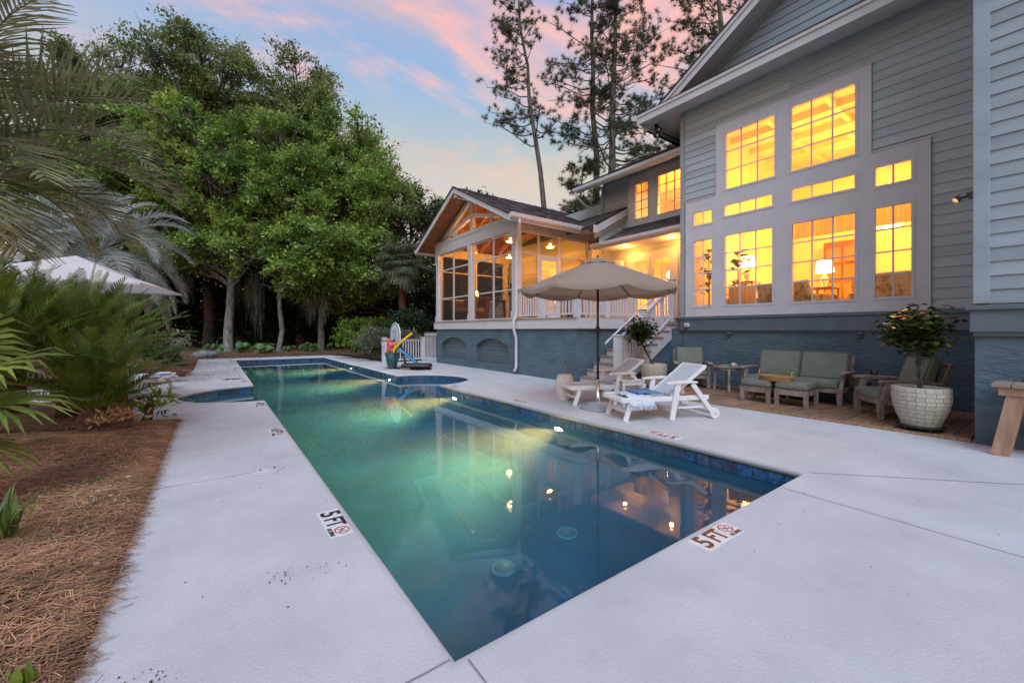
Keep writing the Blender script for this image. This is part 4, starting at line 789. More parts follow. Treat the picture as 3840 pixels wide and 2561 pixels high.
for (x, y, rz, lb) in ((8.35, 12.2, R(-40), 'wooden bar chair left of the porch table'), (8.35, 11.1, R(40), 'wooden bar chair in front of the porch table by the corner column'), (9.5, 12.1, R(215), 'wooden bar chair behind the porch table')):
    t = thing('bar_chair', lb, 'chair', (0, 0, 0), 'porch bar chairs'); MB().box(-.2, -.2, .66, .22, .2, .72).build('seat', m_wood, t, bevel=.01)
    for i, j in ((-1, -1), (-1, 1), (1, -1), (1, 1)): MB().bar((i * .20, j * .19, 0), (i * .17, j * .17, .66), .04, .04).build('leg', m_wood, t)
    for j in (-1, 1): MB().bar((-.19, j * .18, .72), (-.26, j * .17, 1.22), .035, .035).build('back_post', m_wood, t)
    MB().box(-.275, -.2, 1.05, -.245, .2, 1.22).build('backrest', m_wood, t); t.location = (x, y, 1.72); t.rotation_euler = (0, 0, rz)
table_lamp(9.2, 15.4, 2.35, 'small lit lamp on the screened porch', True)
m_gl = glass('clear_glass', (.96, .97, .97), 1.45, 0, 1.2)
for k, (dx, dy) in enumerate(((-.1, .1), (.05, .18), (.12, -.05), (.2, .1))): tag(MB().lathe([(.035, 0), (.006, .01), (.006, .09), (.035, .13), (.03, .22)], 12, (8.9 + dx, 11.6 + dy, 2.68), False).build('wine_glass', m_gl, smooth=True), 'stemmed glass standing on the round porch table', 'glass', 'glasses on the porch table')

# ================================================================ POOLSIDE FURNITURE
def chaise(label, x, y, rz, proto=[None]):
    if proto[0]:
        t = copy_tree(proto[0]); t['label'] = label
    else:
        t = thing('chaise_lounge', label, 'lounge chair', (0, 0, 0), 'white sling chaise lounges'); proto[0] = t
        for s_ in (-1, 1):
            MB().bar((0, s_ * .30, .325), (1.50, s_ * .30, .325), .035, .075).build('side_rail', m_white, t, bevel=.008)
            MB().bar((.06, s_ * .29, .0), (.17, s_ * .29, .30), .035, .075, (1, 0, 0)).build('leg', m_white, t, bevel=.006)
            MB().bar((.82, s_ * .34, .0), (.93, s_ * .34, .56), .035, .085, (1, 0, 0)).build('leg', m_white, t, bevel=.006)
            MB().bar((1.18, s_ * .34, .55), (1.53, s_ * .34, .10), .035, .075, (1, 0, 0)).build('leg', m_white, t, bevel=.006)
            MB().prism([(.72, s_ * .34 - .035, .575), (.85, s_ * .34 - .035, .595), (1.10, s_ * .34 - .035, .60), (1.26, s_ * .34 - .035, .585), (1.26, s_ * .34 - .035, .56), (.72, s_ * .34 - .035, .55)], (0, .07, 0)).build('armrest', m_white, t, bevel=.008)
            MB().bar((.86, s_ * .265, .355), (1.46, s_ * .265, .80), .045, .05, (0, 0, 1)).build('back_rail', m_white, t, bevel=.008)
            wh = MB().tube([(1.55, s_ * .375 - .02, .085), (1.55, s_ * .375 + .02, .085)], .085, 20).build('wheel', m_white, t, bevel=.006); MB().tube([(1.55, s_ * .375 - .024, .085), (1.55, s_ * .375 + .024, .085)], .012, 10).build('hub', m_steel, wh)
        MB().box(-.015, -.32, .29, .03, .32, .36).build('end_rail', m_white, t, bevel=.01); MB().bar((1.46, -.285, .80), (1.46, .285, .80), .055, .055, (.5, 0, .8)).build('head_rail', m_white, t, bevel=.015)
        MB().bar((.115, -.29, .14), (.115, .29, .14), .03, .05).build('stretcher', m_white, t); MB().bar((.85, -.34, .14), (.85, .34, .14), .03, .05).build('stretcher', m_white, t); MB().bar((1.53, -.35, .085), (1.53, .35, .085), .035, .05).build('axle', m_white, t); MB().bar((.95, -.30, .18), (1.40, -.30, .18), .02, .03).build('stretcher', m_white, t)
        mb = MB(); n = 10
        for i in range(n):
            a, b = .02 + i * .085, .02 + (i + 1) * .085; za, zb = .352 - .02 * math.sin(math.pi * i / n), .352 - .02 * math.sin(math.pi * (i + 1) / n); mb.add([(a, -.285, za), (b, -.285, zb), (b, .285, zb), (a, .285, za)], [(0, 1, 2, 3)])
        mb.build('seat_sling', m_sling, t, True); MB().prism([(.86, -.25, .372), (1.45, -.25, .812), (1.452, -.25, .806), (.862, -.25, .366)], (0, .50, 0)).build('back_sling', m_sling, t)
        MB().bar((1.18, -.02, .34), (1.32, -.02, .66), .03, .03).build('prop', m_white, t)
    t.location = (x, y, 0); t.rotation_euler = (0, 0, rz); return t
chaise('white chaise lounge with a blue towel on its foot, in front of the umbrella', 5.05, 4.24, R(-23)); chaise('white chaise lounge behind the umbrella pole, beside the drum stool', 5.36, 5.62, R(-23))
chaise('white chaise lounge mostly hidden by the sago palm, nearer of the left pair', -.92, 11.55, R(176)); chaise('white chaise lounge behind the sago palm, farther of the left pair', -.78, 12.40, R(172))
# towels
m_towel = M('towel_white_blue', (.55, .62, .74), .95, .15, 30, .6, 300, bdist=.004); m_towelb = M('towel_blue', (.10, .22, .42), .95, .3, 8, .6, 300, bdist=.004)
tw = thing('beach_towel', 'folded white and blue fringed towel on the near chaise foot', 'towel', (5.2, 4.1, .36))
def cloth(P, mat, nm, par, th=.012):
    mb = MB(); n, m = len(P), len(P[0]); mb.add([p for r_ in P for p in r_], [(i * m + j, (i + 1) * m + j, (i + 1) * m + j + 1, i * m + j + 1) for i in range(n - 1) for j in range(m - 1)]); o = mb.build(nm, mat, par, True, fix=False); s_ = o.modifiers.new('solid', 'SOLIDIFY'); s_.thickness = th; return o
cs, sn = math.cos(R(-23)), math.sin(R(-23)); LW = lambda x, y, z: (5.05 + x * cs - y * sn, 4.24 + x * sn + y * cs, z)
rr = random.Random(3)
P = [[LW(.12 + .42 * j / 9 + rr.uniform(-.01, .01), -.36 + .50 * i / 9 + rr.uniform(-.01, .01), (.375 + .018 * math.sin(i * 2.1 + j * .8) + .012 * math.sin(j * 2.7)) if i > 1 else (.30 - .07 * (1 - i) + .012 * math.sin(j * 2))) for j in range(10)] for i in range(10)]
cloth(P, m_towel, 'towel_cloth', tw); P = [[LW(.30 + .36 * j / 5, -.26 + .36 * i / 5, .405 + .014 * math.sin(i * 1.9 + j)) for j in range(6)] for i in range(6)]; cloth(P, m_towelb, 'towel_fold', tw, .02)
mb = MB()
for k in range(46): u = .10 + .44 * k / 45; mb.tube([LW(u, -.358, .24), LW(u + rr.uniform(-.02, .02), -.362, .215), LW(u + rr.uniform(-.03, .03), -.362, .18)], [.004, .004, .002], 4)
mb.build('fringe', m_towel, tw)
for (x, y, lb) in ((-.95, 12.38, 'pale towel on the farther left chaise'), (-1.08, 11.57, 'pale towel on the nearer left chaise')):
    P = [[(x + .30 * j / 6 - .15, y - .30 + .6 * i / 6, .375 + rr.uniform(0, .02)) for j in range(7)] for i in range(7)]; tag(cloth(P, m_towel, 'beach_towel', None), lb, 'towel', 'towels on the left chaises')
# umbrella
um = thing('patio_umbrella', 'open taupe market umbrella on a bronze pole between the white chaises', 'umbrella', (5.46, 4.91, 0))
UX, UY = 5.46, 4.91
MB().lathe([(.30, 0), (.305, .015), (.27, .045), (.20, .065), (.17, .10), (.15, .115), (.0, .118)], 40, (UX, UY, 0)).build('base', m_base, um, True)
MB().lathe([(.075, .115), (.07, .13), (.035, .135), (.034, .50), (.038, .51)], 20, (UX, UY, 0)).build('stem', m_steel, um, True); MB().tube([(UX + .03, UY, .30), (UX + .09, UY - .05, .31)], .012, 8).build('clamp_knob', m_black, um)
MB().tube([(UX, UY, .45), (UX, UY, 2.60)], .021, 14).build('pole', m_bronze, um, True); MB().lathe([(.022, 1.30), (.034, 1.31), (.034, 1.37), (.04, 1.38), (.04, 1.42), (.028, 1.43), (.022, 1.47)], 14, (UX, UY, 0), False).build('crank_housing', m_black, um, True); MB().tube([(UX, UY, 1.40), (UX - .07, UY + .03, 1.40), (UX - .09, UY + .04, 1.37), (UX - .12, UY + .06, 1.37)], .008, 6).build('crank_handle', m_black, um)
MB().lathe([(.02, 2.13), (.045, 2.14), (.045, 2.19), (.02, 2.20)], 14, (UX, UY, 0)).build('hub', m_black, um)
NRB, RU_, ZT, ZE = 8, 1.36, 2.62, 2.08
def can_pt(a, t, r0=RU_, zt=ZT, ze=ZE, sc_=.07):
    k = a / (2 * math.pi / NRB); fr_ = k - math.floor(k); sag = math.sin(math.pi * fr_)
    r_ = r0 * t * (1 - (.055 + .02 * t) * sag * t); z = zt - (zt - ze) * (t ** 1.12) - sc_ * sag * t * t * .45
    return (UX + r_ * math.cos(a + .25), UY + r_ * math.sin(a + .25), z)
mb = MB(); NA, NT_ = 64, 12
V = [can_pt(2 * math.pi * i / NA, .10 + .90 * j / NT_) for j in range(NT_ + 1) for i in range(NA)]
V += [(x, y, z - .045 - .035 * math.sin(math.pi * ((i * NRB / NA) % 1))) for i, (x, y, z) in enumerate(V[-NA:])]
mb.add(V, [(j * NA + i, j * NA + (i + 1) % NA, (j + 1) * NA + (i + 1) % NA, (j + 1) * NA + i) for j in range(NT_ + 1) for i in range(NA)]); mb.build('canopy', m_umb, um, True, fix=False)
mb = MB(); V = [can_pt(2 * math.pi * i / NA, .001 + 1.0 * j / 4, .30, ZT + .045, ZT - .075, .03) for j in range(5) for i in range(NA)]; mb.add(V, [(j * NA + i, j * NA + (i + 1) % NA, (j + 1) * NA + (i + 1) % NA, (j + 1) * NA + i) for j in range(4) for i in range(NA)]); mb.build('vent_cap', m_umb, um, True, fix=False)
MB().sphere((UX, UY, ZT + .055), .022).build('finial', m_bronze, um, True)
for k in range(NRB):
    a = k * 2 * math.pi / NRB; q = [Vector(can_pt(a, t_)) - Vector((0, 0, .018)) for t_ in (.08, .4, .7, .99)]; MB().tube(q, .010, 6).build('rib', m_bronze, um); mid = Vector(can_pt(a, .52)) - Vector((0, 0, .02)); MB().tube([(UX, UY, 2.17), mid], .008, 6).build('strut', m_bronze, um)
# drum stool and flute
ds = thing('drum_stool', 'white speckled ceramic drum stool beside the far chaise', 'stool', (5.65, 5.95, 0)); m_spk = M('speckled_ceramic', (.62, .60, .60), .6, .2, 90, .5, 120); MB().lathe([(.145, 0), (.150, .01), (.175, .15), (.185, .27), (.175, .38), (.150, .48), (.145, .495), (.13, .50), (0, .50)], 32, (5.65, 5.95, 0)).build('body', m_spk, ds, True); MB().lathe([(.15, .485), (.155, .49), (.15, .497)], 32, (5.65, 5.95, 0), False).build('rim', m_spk, ds, True)
m_wine = M('champagne', (.65, .52, .18), .1, .05); fg = thing('champagne_flute', 'champagne flute standing on the drum stool', 'glass', (5.66, 5.94, .5)); MB().lathe([(.032, .0), (.004, .006), (.004, .09), (.018, .12), (.024, .18), (.021, .24)], 16, (5.66, 5.94, .502), False).build('glass', m_gl, fg, True); MB().lathe([(.003, .098), (.016, .122), (.021, .175), (.0, .176)], 16, (5.66, 5.94, .502), False).build('wine', m_wine, fg, True)
# white side table with books
def square_table(x, y, rz, h, s_, label):
    t = thing('side_table', label, 'side table'); n = 5
    for k in range(n): MB().box(-s_ / 2 + k * s_ / n + .004, -s_ / 2, h - .025, -s_ / 2 + (k + 1) * s_ / n - .004, s_ / 2, h).build('slat', m_white, t, bevel=.004)
    for i in (-1, 1):
        MB().box(-s_ / 2 + .03, i * (s_ / 2 - .03) - .012, h - .09, s_ / 2 - .03, i * (s_ / 2 - .03) + .012, h - .025).build('apron', m_white, t)
        for j in (-1, 1): MB().box(i * (s_ / 2 - .035) - .022, j * (s_ / 2 - .035) - .022, 0, i * (s_ / 2 - .035) + .022, j * (s_ / 2 - .035) + .022, h - .026).build('leg', m_white, t, bevel=.004)
    t.location = (x, y, 0); t.rotation_euler = (0, 0, rz)
square_table(6.30, 4.92, R(-23), .46, .46, 'white slatted side table between the two chaises')
m_page = M('paper', (.62, .58, .48), .9, .1, 60, stretch=(1, 1, 20)); m_cov1 = M('book_cover_tan', (.35, .30, .22), .6); m_cov2 = M('book_cover_teal', (.08, .22, .20), .6)
def book(x, y, z, rz, l, w_, t_, cov, label):
    b = thing('book', label, 'book'); MB().box(-l / 2 + .004, -w_ / 2 + .004, .004, l / 2 - .002, w_ / 2 - .004, t_ - .004).build('pages', m_page, b)
    for zz_ in (0, t_ - .004): MB().box(-l / 2, -w_ / 2, zz_, l / 2, w_ / 2, zz_ + .004).build('cover', cov, b)
    MB().box(-l / 2 - .003, -w_ / 2, 0, -l / 2, w_ / 2, t_).build('spine', cov, b); b.location = (x, y, z); b.rotation_euler = (0, 0, rz)
book(6.34, 4.90, .462, R(20), .26, .19, .035, m_cov1, 'thick tan book lying on the white side table, underneath'); book(6.27, 4.97, .498, R(-35), .25, .18, .022, m_cov2, 'thin teal book on top, on the white side table')

# ---- teak seating
def cushion(par, nm, x0, y0, z0, x1, y1, z1, bv=.035, rot=None):
    c = Vector(((x0 + x1) / 2, (y0 + y1) / 2, (z0 + z1) / 2)); o = MB().box(x0 - c.x, y0 - c.y, z0 - c.z, x1 - c.x, y1 - c.y, z1 - c.z).build(nm, m_cush, par, True, bevel=bv, seg=4, origin=tuple(c) if not par else None)
    o.location = c
    if rot: o.rotation_euler = rot
    hx, hy, hz = (x1 - x0) / 2, (y1 - y0) / 2, (z1 - z0) / 2
    if hz > hx: q = [(-hx, s1 * (hy - .02), s2 * (hz - .02)) for s1, s2 in ((-1, -1), (1, -1), (1, 1), (-1, 1), (-1, -1))]; q2 = q
    else: q2 = [(s1 * (hx - .012), s2 * (hy - .012), hz - .014) for s1, s2 in ((-1, -1), (1, -1), (1, 1), (-1, 1), (-1, -1))]
    p = MB().tube(q2, .006, 6).mesh('piping', m_pipe, Vector((0, 0, 0)), True); po = bpy.data.objects.new('piping', p); C.objects.link(po); po.parent = o
    return o
def teak_seat(label, nm, cat, wd_, x, y, rz, seats=1):
    """front faces local -x; depth along x, width along y"""
    t = thing(nm, label, cat); hw = wd_ / 2
    for s_ in (-1, 1):
        MB().bar((-.36, s_ * (hw - .04), 0), (-.36, s_ * (hw - .04), .30), .065, .075, taper=1.15).build('leg', m_teak, t, bevel=.006); MB().bar((.36, s_ * (hw - .04), 0), (.30, s_ * (hw - .04), .34), .065, .075).build('leg', m_teak, t, bevel=.006)
        MB().bar((-.33, s_ * (hw - .03), .26), (-.26, s_ * (hw - .01), .56), .055, .085, (1, 0, 0)).build('arm_post', m_teak, t, bevel=.006)
        MB().prism([(-.40, s_ * (hw + .0) - .05, .555), (-.38, s_ * hw - .05, .595), (-.05, s_ * hw - .05, .60), (.36, s_ * hw - .05, .575), (.36, s_ * hw - .05, .545), (-.05, s_ * hw - .05, .565)], (0, .10, 0)).build('armrest', m_teak, t, bevel=.012)
        MB().bar((-.36, s_ * (hw - .04), .27), (.34, s_ * (hw - .04), .24), .045, .09).build('side_rail', m_teak, t, bevel=.005)
        MB().bar((.28, s_ * (hw - .05), .24), (.50, s_ * (hw - .05), .84), .05, .06, (1, 0, 0)).build('back_post', m_teak, t, bevel=.006)
    MB().box(-.40, -hw + .02, .22, -.355, hw - .02, .32).build('front_rail', m_teak, t, bevel=.006); MB().bar((.50, -hw + .03, .82), (.50, hw - .03, .82), .045, .07).build('top_rail', m_teak, t, bevel=.01)
    for k in range(6): x_ = -.30 + k * .11; MB().box(x_, -hw + .06, .27, x_ + .07, hw - .06, .285).build('seat_slat', m_teak, t)
    for k in range(int(wd_ / .12)): y_ = -hw + .10 + k * .12; MB().bar((.31, y_, .30), (.47, y_, .79), .05, .015, (1, 0, 0)).build('back_slat', m_teak, t)
    sw = (wd_ - .13) / seats
    for k in range(seats):
        y0 = -hw + .065 + k * sw; cushion(t, 'seat_cushion', -.42, y0 + .004, .30, .27, y0 + sw - .004, .43)
        o = cushion(t, 'back_cushion', -.075, y0 + .004, -.27, .075, y0 + sw - .004, .27, .045, (0, R(17), 0)); o.location = (.27, y0 + sw / 2, .66)
    t.location = (x, y, .036); t.rotation_euler = (0, 0, rz); return t
teak_seat('sage cushioned teak armchair behind the large potted hibiscus', 'armchair', 'armchair', .74, 8.58, 1.60, R(-53)); teak_seat('sage cushioned teak armchair by the stair foot, behind the near chaise', 'armchair', 'armchair', .74, 9.32, 5.42, R(38)); teak_seat('weathered teak loveseat with sage cushions against the stucco wall', 'loveseat', 'sofa', 1.66, 9.30, 3.20, 0, 2)
def ottoman(x, y, label):
    t = thing('ottoman', label, 'ottoman', (0, 0, 0), 'teak ottomans')
    for i in (-1, 1):
        for j in (-1, 1): MB().bar((i * .235, j * .225, 0), (i * .235, j * .225, .29), .055, .06, taper=1.2).build('leg', m_teak, t, bevel=.006)
        MB().box(i * .235 - .02, -.22, .19, i * .235 + .02, .22, .29).build('rail', m_teak, t, bevel=.005); MB().box(-.22, i * .225 - .02, .20, .22, i * .225 + .02, .289).build('rail', m_teak, t, bevel=.005)
    cushion(t, 'cushion', -.27, -.258, .29, .27, .258, .42, .045); t.location = (x, y, .036); return t
ottoman(8.42, 3.49, 'left of two teak ottomans with sage cushions before the loveseat'); ottoman(8.46, 2.91, 'right of two teak ottomans with sage cushions before the loveseat')
def round_table(x, y, label, r_=.31, h=.54):
    t = thing('side_table', label, 'side table', (x, y, .036)); n = 6
    for k in range(n):
        a, b = -r_ + 2 * r_ * k / n + .003, -r_ + 2 * r_ * (k + 1) / n - .003; pts = []
        for i in range(6): yy = a + (b - a) * i / 5; pts.append((yy, math.sqrt(max(.0004, r_ * r_ - yy * yy))))
        poly = [(x + u, y + v, .036 + h - .022) for u, v in pts] + [(x + u, y - v, .036 + h - .022) for u, v in reversed(pts)]; MB().prism(poly, (0, 0, .022)).build('top_slat', m_teak, t, bevel=.002)
    MB().lathe([(r_ - .06, h - .075), (r_ - .04, h - .075), (r_ - .04, h - .022), (r_ - .06, h - .022)], 24, (x, y, .036), False).build('apron', m_teak, t)
    for k in range(4): a = k * math.pi / 2 + .5; MB().bar((x + (r_ - .03) * math.cos(a), y + (r_ - .03) * math.sin(a), .036), (x + (r_ - .06) * math.cos(a), y + (r_ - .06) * math.sin(a), .036 + h - .023), .05, .05).build('leg', m_teak, t, bevel=.005)
round_table(9.33, 2.02, 'round teak side table between the loveseat and the right armchair'); round_table(9.30, 4.52, 'round teak side table between the loveseat and the left armchair')
book(9.28, 4.52, .578, R(60), .22, .15, .04, m_cov2, 'teal book lying on the left teak side table')
mg = thing('mug', 'small pale mug on the left teak side table', 'mug', (9.20, 4.36, .578)); MB().lathe([(.035, 0), (.04, .005), (.042, .085), (.038, .085), (.036, .01), (0, .01)], 18, (9.20, 4.36, .578), False).build('cup', m_lampb, mg, True); MB().tube([(9.20 + .04 * math.cos(-1), 4.36 - .04 * .84, .60), (9.24, 4.30, .615), (9.24, 4.30, .635), (9.22, 4.325, .65)], .006, 6).build('handle', m_lampb, mg)
dg = thing('drink_glass', 'tumbler of dark red drink on the right teak side table', 'glass', (9.22, 2.0, .578)); MB().lathe([(.045, 0), (.052, .06), (.046, .11)], 20, (9.22, 2.0, .578), False).build('glass', m_gl, dg, True); MB().lathe([(.0, .006), (.043, .006), (.049, .06), (.0, .061)], 20, (9.22, 2.0, .578), False).build('drink', M('red_drink', (.09, .012, .01), .1), dg, True)
bk = thing('tray_basket', 'oval woven tray basket with loop handles across both ottomans', 'basket', (8.36, 3.20, .46))
mb = MB(); m_bask = M('basket_weave', (.40, .26, .11), .8, .35, 60, .8, 90)
for j in range(6):
    z = .462 + j * .016; rx, ry = .17 + .006 * j, .25 + .008 * j; mb.tube([(8.36 + rx * math.cos(a * math.pi / 18), 3.20 + ry * math.sin(a * math.pi / 18), z + .004 * ((a + j) % 2)) for a in range(37)], .010, 6, False)
mb.build('rim_coils', m_bask, bk, True); MB().lathe([(0, 0), (.17, 0), (.17, .01), (0, .01)], 28, (8.36, 3.20, .460)).build('bottom', m_bask, bk).scale = (1, 1, 1)
for s_ in (-1, 1): MB().tube([(8.36 + .06 * math.cos(a * math.pi / 10), 3.20 + s_ * .27, .54 + .09 * math.sin(a * math.pi / 10)) for a in range(11)], .011, 8).build('handle', m_bask, bk, True)
for (x, y, lb) in ((8.33, 3.12, 'amber bottle lying in the tray basket'), (8.40, 3.28, 'rolled brown napkin in the tray basket')): tag(MB().tube([(x - .06, y - .06, .505), (x + .05, y + .05, .512), (x + .08, y + .08, .514)], [.025, .025, .01], 12).build('bottle' if 'bottle' in lb else 'napkin', m_wood, smooth=True), lb, 'bottle' if 'bottle' in lb else 'napkin')
# ================================================================ POTS, HOOP, FENCE, WORKBENCH
m_flow = M('petal_coral', (.75, .10, .08), .5, .2, 20, trans=.3); m_twist = M('hibiscus_stem', (.07, .075, .04), .8, .3, 20, .6, 40)
def hibiscus(x, y, lean, label, plabel, seed, flowers):
    rr = random.Random(seed); z0 = .036 if x < 8 else 0
    p = thing('plant_pot', plabel, 'planter', (x, y, z0), 'cream basket-weave planters')
    cd = MB().lathe([(.24, .045), (.25, .05), (.25, .065), (.0, .065)], 24, (x, y, z0)).build('caddy', m_black, p)
    for k in range(5): a = k * 1.2566; MB().tube([(x + .2 * math.cos(a), y + .2 * math.sin(a) - .012, z0 + .024), (x + .2 * math.cos(a), y + .2 * math.sin(a) + .012, z0 + .024)], .024, 10).build('caster', m_black, p)
    prof = lambda t: .19 + .105 * math.sin(min(1, t * 1.15) * math.pi * .55)
    MB().lathe([(.20, .07)] + [(prof(i / 10) - .012, .07 + .51 * i / 10) for i in range(11)] + [(.262, .58), (.255, .52), (.0, .52)], 32, (x, y, z0), False).build('pot', m_pot, p, True)
    NC = 20
    for j in range(9):
        za, zb = z0 + .075 + j * .0556, z0 + .075 + (j + 1) * .0556 - .004; ra, rb = prof(j / 9), prof((j + 1) / 9)
        for k in range(NC):
            d = .004 * ((j + k) % 2) + rr.uniform(0, .002); a0, a1 = 2 * math.pi * (k + .5 * (j % 2) * .3) / NC, 2 * math.pi * (k + .5 * (j % 2) * .3 + .95) / NC
            q = [(x + r_ * math.cos(a), y + r_ * math.sin(a), z) for r_, z in ((ra, za), (rb, zb)) for a in (a0, a1)]; q2 = [(x + (r_ - .02) * math.cos(a), y + (r_ - .02) * math.sin(a), z) for r_, z in ((ra, za), (rb, zb)) for a in (a0, a1)]
            q = [(x + (r_ + d) * math.cos(a), y + (r_ + d) * math.sin(a), z) for r_, z in ((ra, za), (rb, zb)) for a in (a0, a1)]
            MB().add(q + q2, [(0, 1, 3, 2), (0, 2, 6, 4), (1, 5, 7, 3), (2, 3, 7, 6), (0, 4, 5, 1)]).build('weave_block', m_pot, p, fix=False)
    MB().lathe([(0, .535), (.25, .535)], 24, (x, y, z0), False).build('soil', m_soil, p)
    t = thing('hibiscus_tree', label, 'potted tree', (x, y, z0 + .46)); cx, cy, cz = x + lean[0], y + lean[1], 1.40
    for s_ in range(2):
        q = []
        for i in range(25):
            u = i / 24; a = u * 12 + s_ * math.pi; q.append((x + lean[0] * u + .016 * math.cos(a), y + lean[1] * u + .016 * math.sin(a), z0 + .53 + (1.12 - z0 - .53) * u))
        MB().tube(q, .015, 7).build('trunk', m_twist, t, True)
    mb = MB(); tips = []
    for k in range(26):
        d = Vector((rr.gauss(0, 1), rr.gauss(0, 1), rr.uniform(-1.1, 1.3))).normalized(); tip = Vector((cx, cy, cz)) + Vector((d.x * .36, d.y * .36, d.z * .31)); tips.append(tip); mb.tube([(cx, cy, 1.08), Vector((cx, cy, 1.12)).lerp(tip, .5) + Vector((0, 0, .03)), tip], [.009, .006, .003], 5)
    mb.build('branches', m_twist, t)
    V, F = [], []
    for k in range(1150):
        tip = rr.choice(tips); dv = Vector((rr.gauss(0, 1), rr.gauss(0, 1), rr.gauss(0, 1))).normalized() * (rr.random() ** .45); c = (Vector((cx, cy, 1.34)).lerp(tip, rr.uniform(.35, 1.12)) if k % 3 == 0 else Vector((cx + dv.x * .37, cy + dv.y * .37, cz - .02 + dv.z * .33))) + Vector((rr.gauss(0, .05), rr.gauss(0, .05), rr.gauss(0, .05))); a = rr.uniform(0, 6.28); d = Vector((math.cos(a), math.sin(a), rr.uniform(-.7, .2))).normalized(); s_ = d.cross(Vector((rr.uniform(-.3, .3), rr.uniform(-.3, .3), 1))).normalized(); l_, w_ = rr.uniform(.07, .125), rr.uniform(.028, .046); up = s_.cross(d); i = len(V)
        V += [c, c + d * l_ * .4 + s_ * w_ - up * .006, c + d * l_ - up * .012, c + d * l_ * .4 - s_ * w_ - up * .006]; F.append((i, i + 1, i + 2, i + 3))
    tag(arr_mesh('foliage', [tuple(v) for v in V], F, m_hib, t), kind='stuff')
    for f in flowers:
        c = Vector(f); mb = MB()
        for k in range(5): a = k * 1.2566; d = Vector((math.cos(a), math.sin(a), .5)).normalized(); s_ = Vector((-math.sin(a), math.cos(a), 0)); mb.add([c, c + d * .03 + s_ * .022, c + d * .055, c + d * .03 - s_ * .022], [(0, 1, 2, 3)])
        mb.build('flower', m_flow, t, fix=False)
hibiscus(7.74, 1.20, (-.02, .03), 'hibiscus standard with twisted trunk and coral bloom, in the right foreground pot', 'cream basket-weave planter on wheels at the right end of the wood deck', 5, [(8.0, 1.0, 1.70), (7.55, 1.35, 1.55)])
hibiscus(8.45, 5.85, (-.22, .20), 'leaning hibiscus standard with red bloom in front of the stairs', 'cream basket-weave planter behind the far chaise by the stairs', 6, [(7.93, 6.26, 1.50), (8.5, 5.85, 1.55)])
# hoop
m_bb = M('backboard_white', (.55, .60, .66), .4, .06); hp = thing('basketball_hoop', 'small poolside basketball hoop with black base', 'basketball hoop', (5.62, 13.95, 0))
bx_, by_ = 5.42, 14.78
oct_ = [(-.36, .80), (-.36, 1.28), (-.30, 1.45), (-.16, 1.60), (0, 1.66), (.16, 1.60), (.30, 1.45), (.36, 1.28), (.36, .98), (.20, .76), (-.20, .76)]
oct_ = [(-.42, .95), (-.42, 1.27), (-.37, 1.44), (-.23, 1.60), (0, 1.67), (.23, 1.60), (.37, 1.44), (.42, 1.27), (.42, .95), (.24, .74), (-.24, .74)]
oct_ = [(a * 1.18, z) for a, z in oct_]
bbo = MB().prism([(bx_, by_ + a, z) for a, z in oct_], (.05, 0, 0)).build('backboard', m_bb, hp, bevel=.01)
def line_loop(pts, w_, nm, x):
    mb = MB(); n = len(pts)
    for i in range(n): a, b = Vector((x, *pts[i])), Vector((x, *pts[(i + 1) % n])); mb.bar(a, b, .003, w_, (1, 0, 0)) if False else mb.bar(a, b, w_, .003, (1, 0, 0))
    mb.build(nm, m_black, bbo)
oct_ = oct_
line_loop([(by_ + a * .88, 1.21 + (z - 1.21) * .9) for a, z in oct_], .018, 'outline', bx_ - .003); line_loop([(by_ - .11, 1.06), (by_ - .11, 1.36), (by_ + .11, 1.36), (by_ + .11, 1.06)], .016, 'target_square', bx_ - .003)
MB().box(bx_ - .06, by_ - .06, .86, bx_ - .002, by_ + .06, 1.02).build('bracket', m_black, hp); MB().tube([(bx_ - .30 + .22 * math.cos(a * math.pi / 12), by_ + .22 * math.sin(a * math.pi / 12), .98) for a in range(25)], .012, 8, False).build('rim', M('rim_brown', (.08, .035, .03), .5), hp, True)
mb = MB(); m_net = M('net', (.62, .45, .55), .8, .4, 8)
for k in range(12):
    for s_ in (-1, 1):
        q = []
        for j in range(6): a = 2 * math.pi * (k + s_ * j * .5) / 12; r_ = .22 - .022 * j; q.append((bx_ - .30 + r_ * math.cos(a), by_ + r_ * math.sin(a), .97 - .085 * j))
        mb.tube(q, .006, 4, False)
mb.build('net', m_net, hp)
MB().tube([(5.46, 14.78, 1.15), (5.52, 14.72, .95), (5.60, 14.50, .70), (5.62, 14.3, .30), (5.58, 14.15, .10)], .045, 10).build('pole', m_black, hp, True)
for d in (0, .10): MB().tube([(5.58, 14.48 - d, .66), (5.92 + d * .6, 13.86 - d, .16)], .014, 7).build('brace', m_black, hp)
o = MB().box(-.52, -.26, 0, .52, .26, .19).build('base', m_black, hp, True, bevel=.09, seg=4, origin=(0, 0, 0)); o.location = Vector((5.85, 13.75, .012)) - hp.location; o.rotation_euler = (0, 0, R(-36))
mt = MB().prism([(4.96, 14.58, .001), (5.62, 13.20, .001), (6.15, 13.10, .001), (6.25, 13.6, .001), (5.55, 14.9, .001)], (0, 0, .010)).build('rubber_mat', m_black); tag(mt, 'thin black rubber mat under the hoop and the blue planter', 'mat')
for k, (x, y, lb) in enumerate(((5.33, 13.75, 'flat grey stone on the black mat by the hoop base'), (5.42, 13.62, 'weathered brick on the black mat by the hoop base'))): tag(MB().box(x - .10, y - .05, .012, x + .10, y + .05, .06 if k else .045).build('stone' if not k else 'brick', m_base if not k else m_plank, bevel=.008), lb, 'stone' if not k else 'brick')
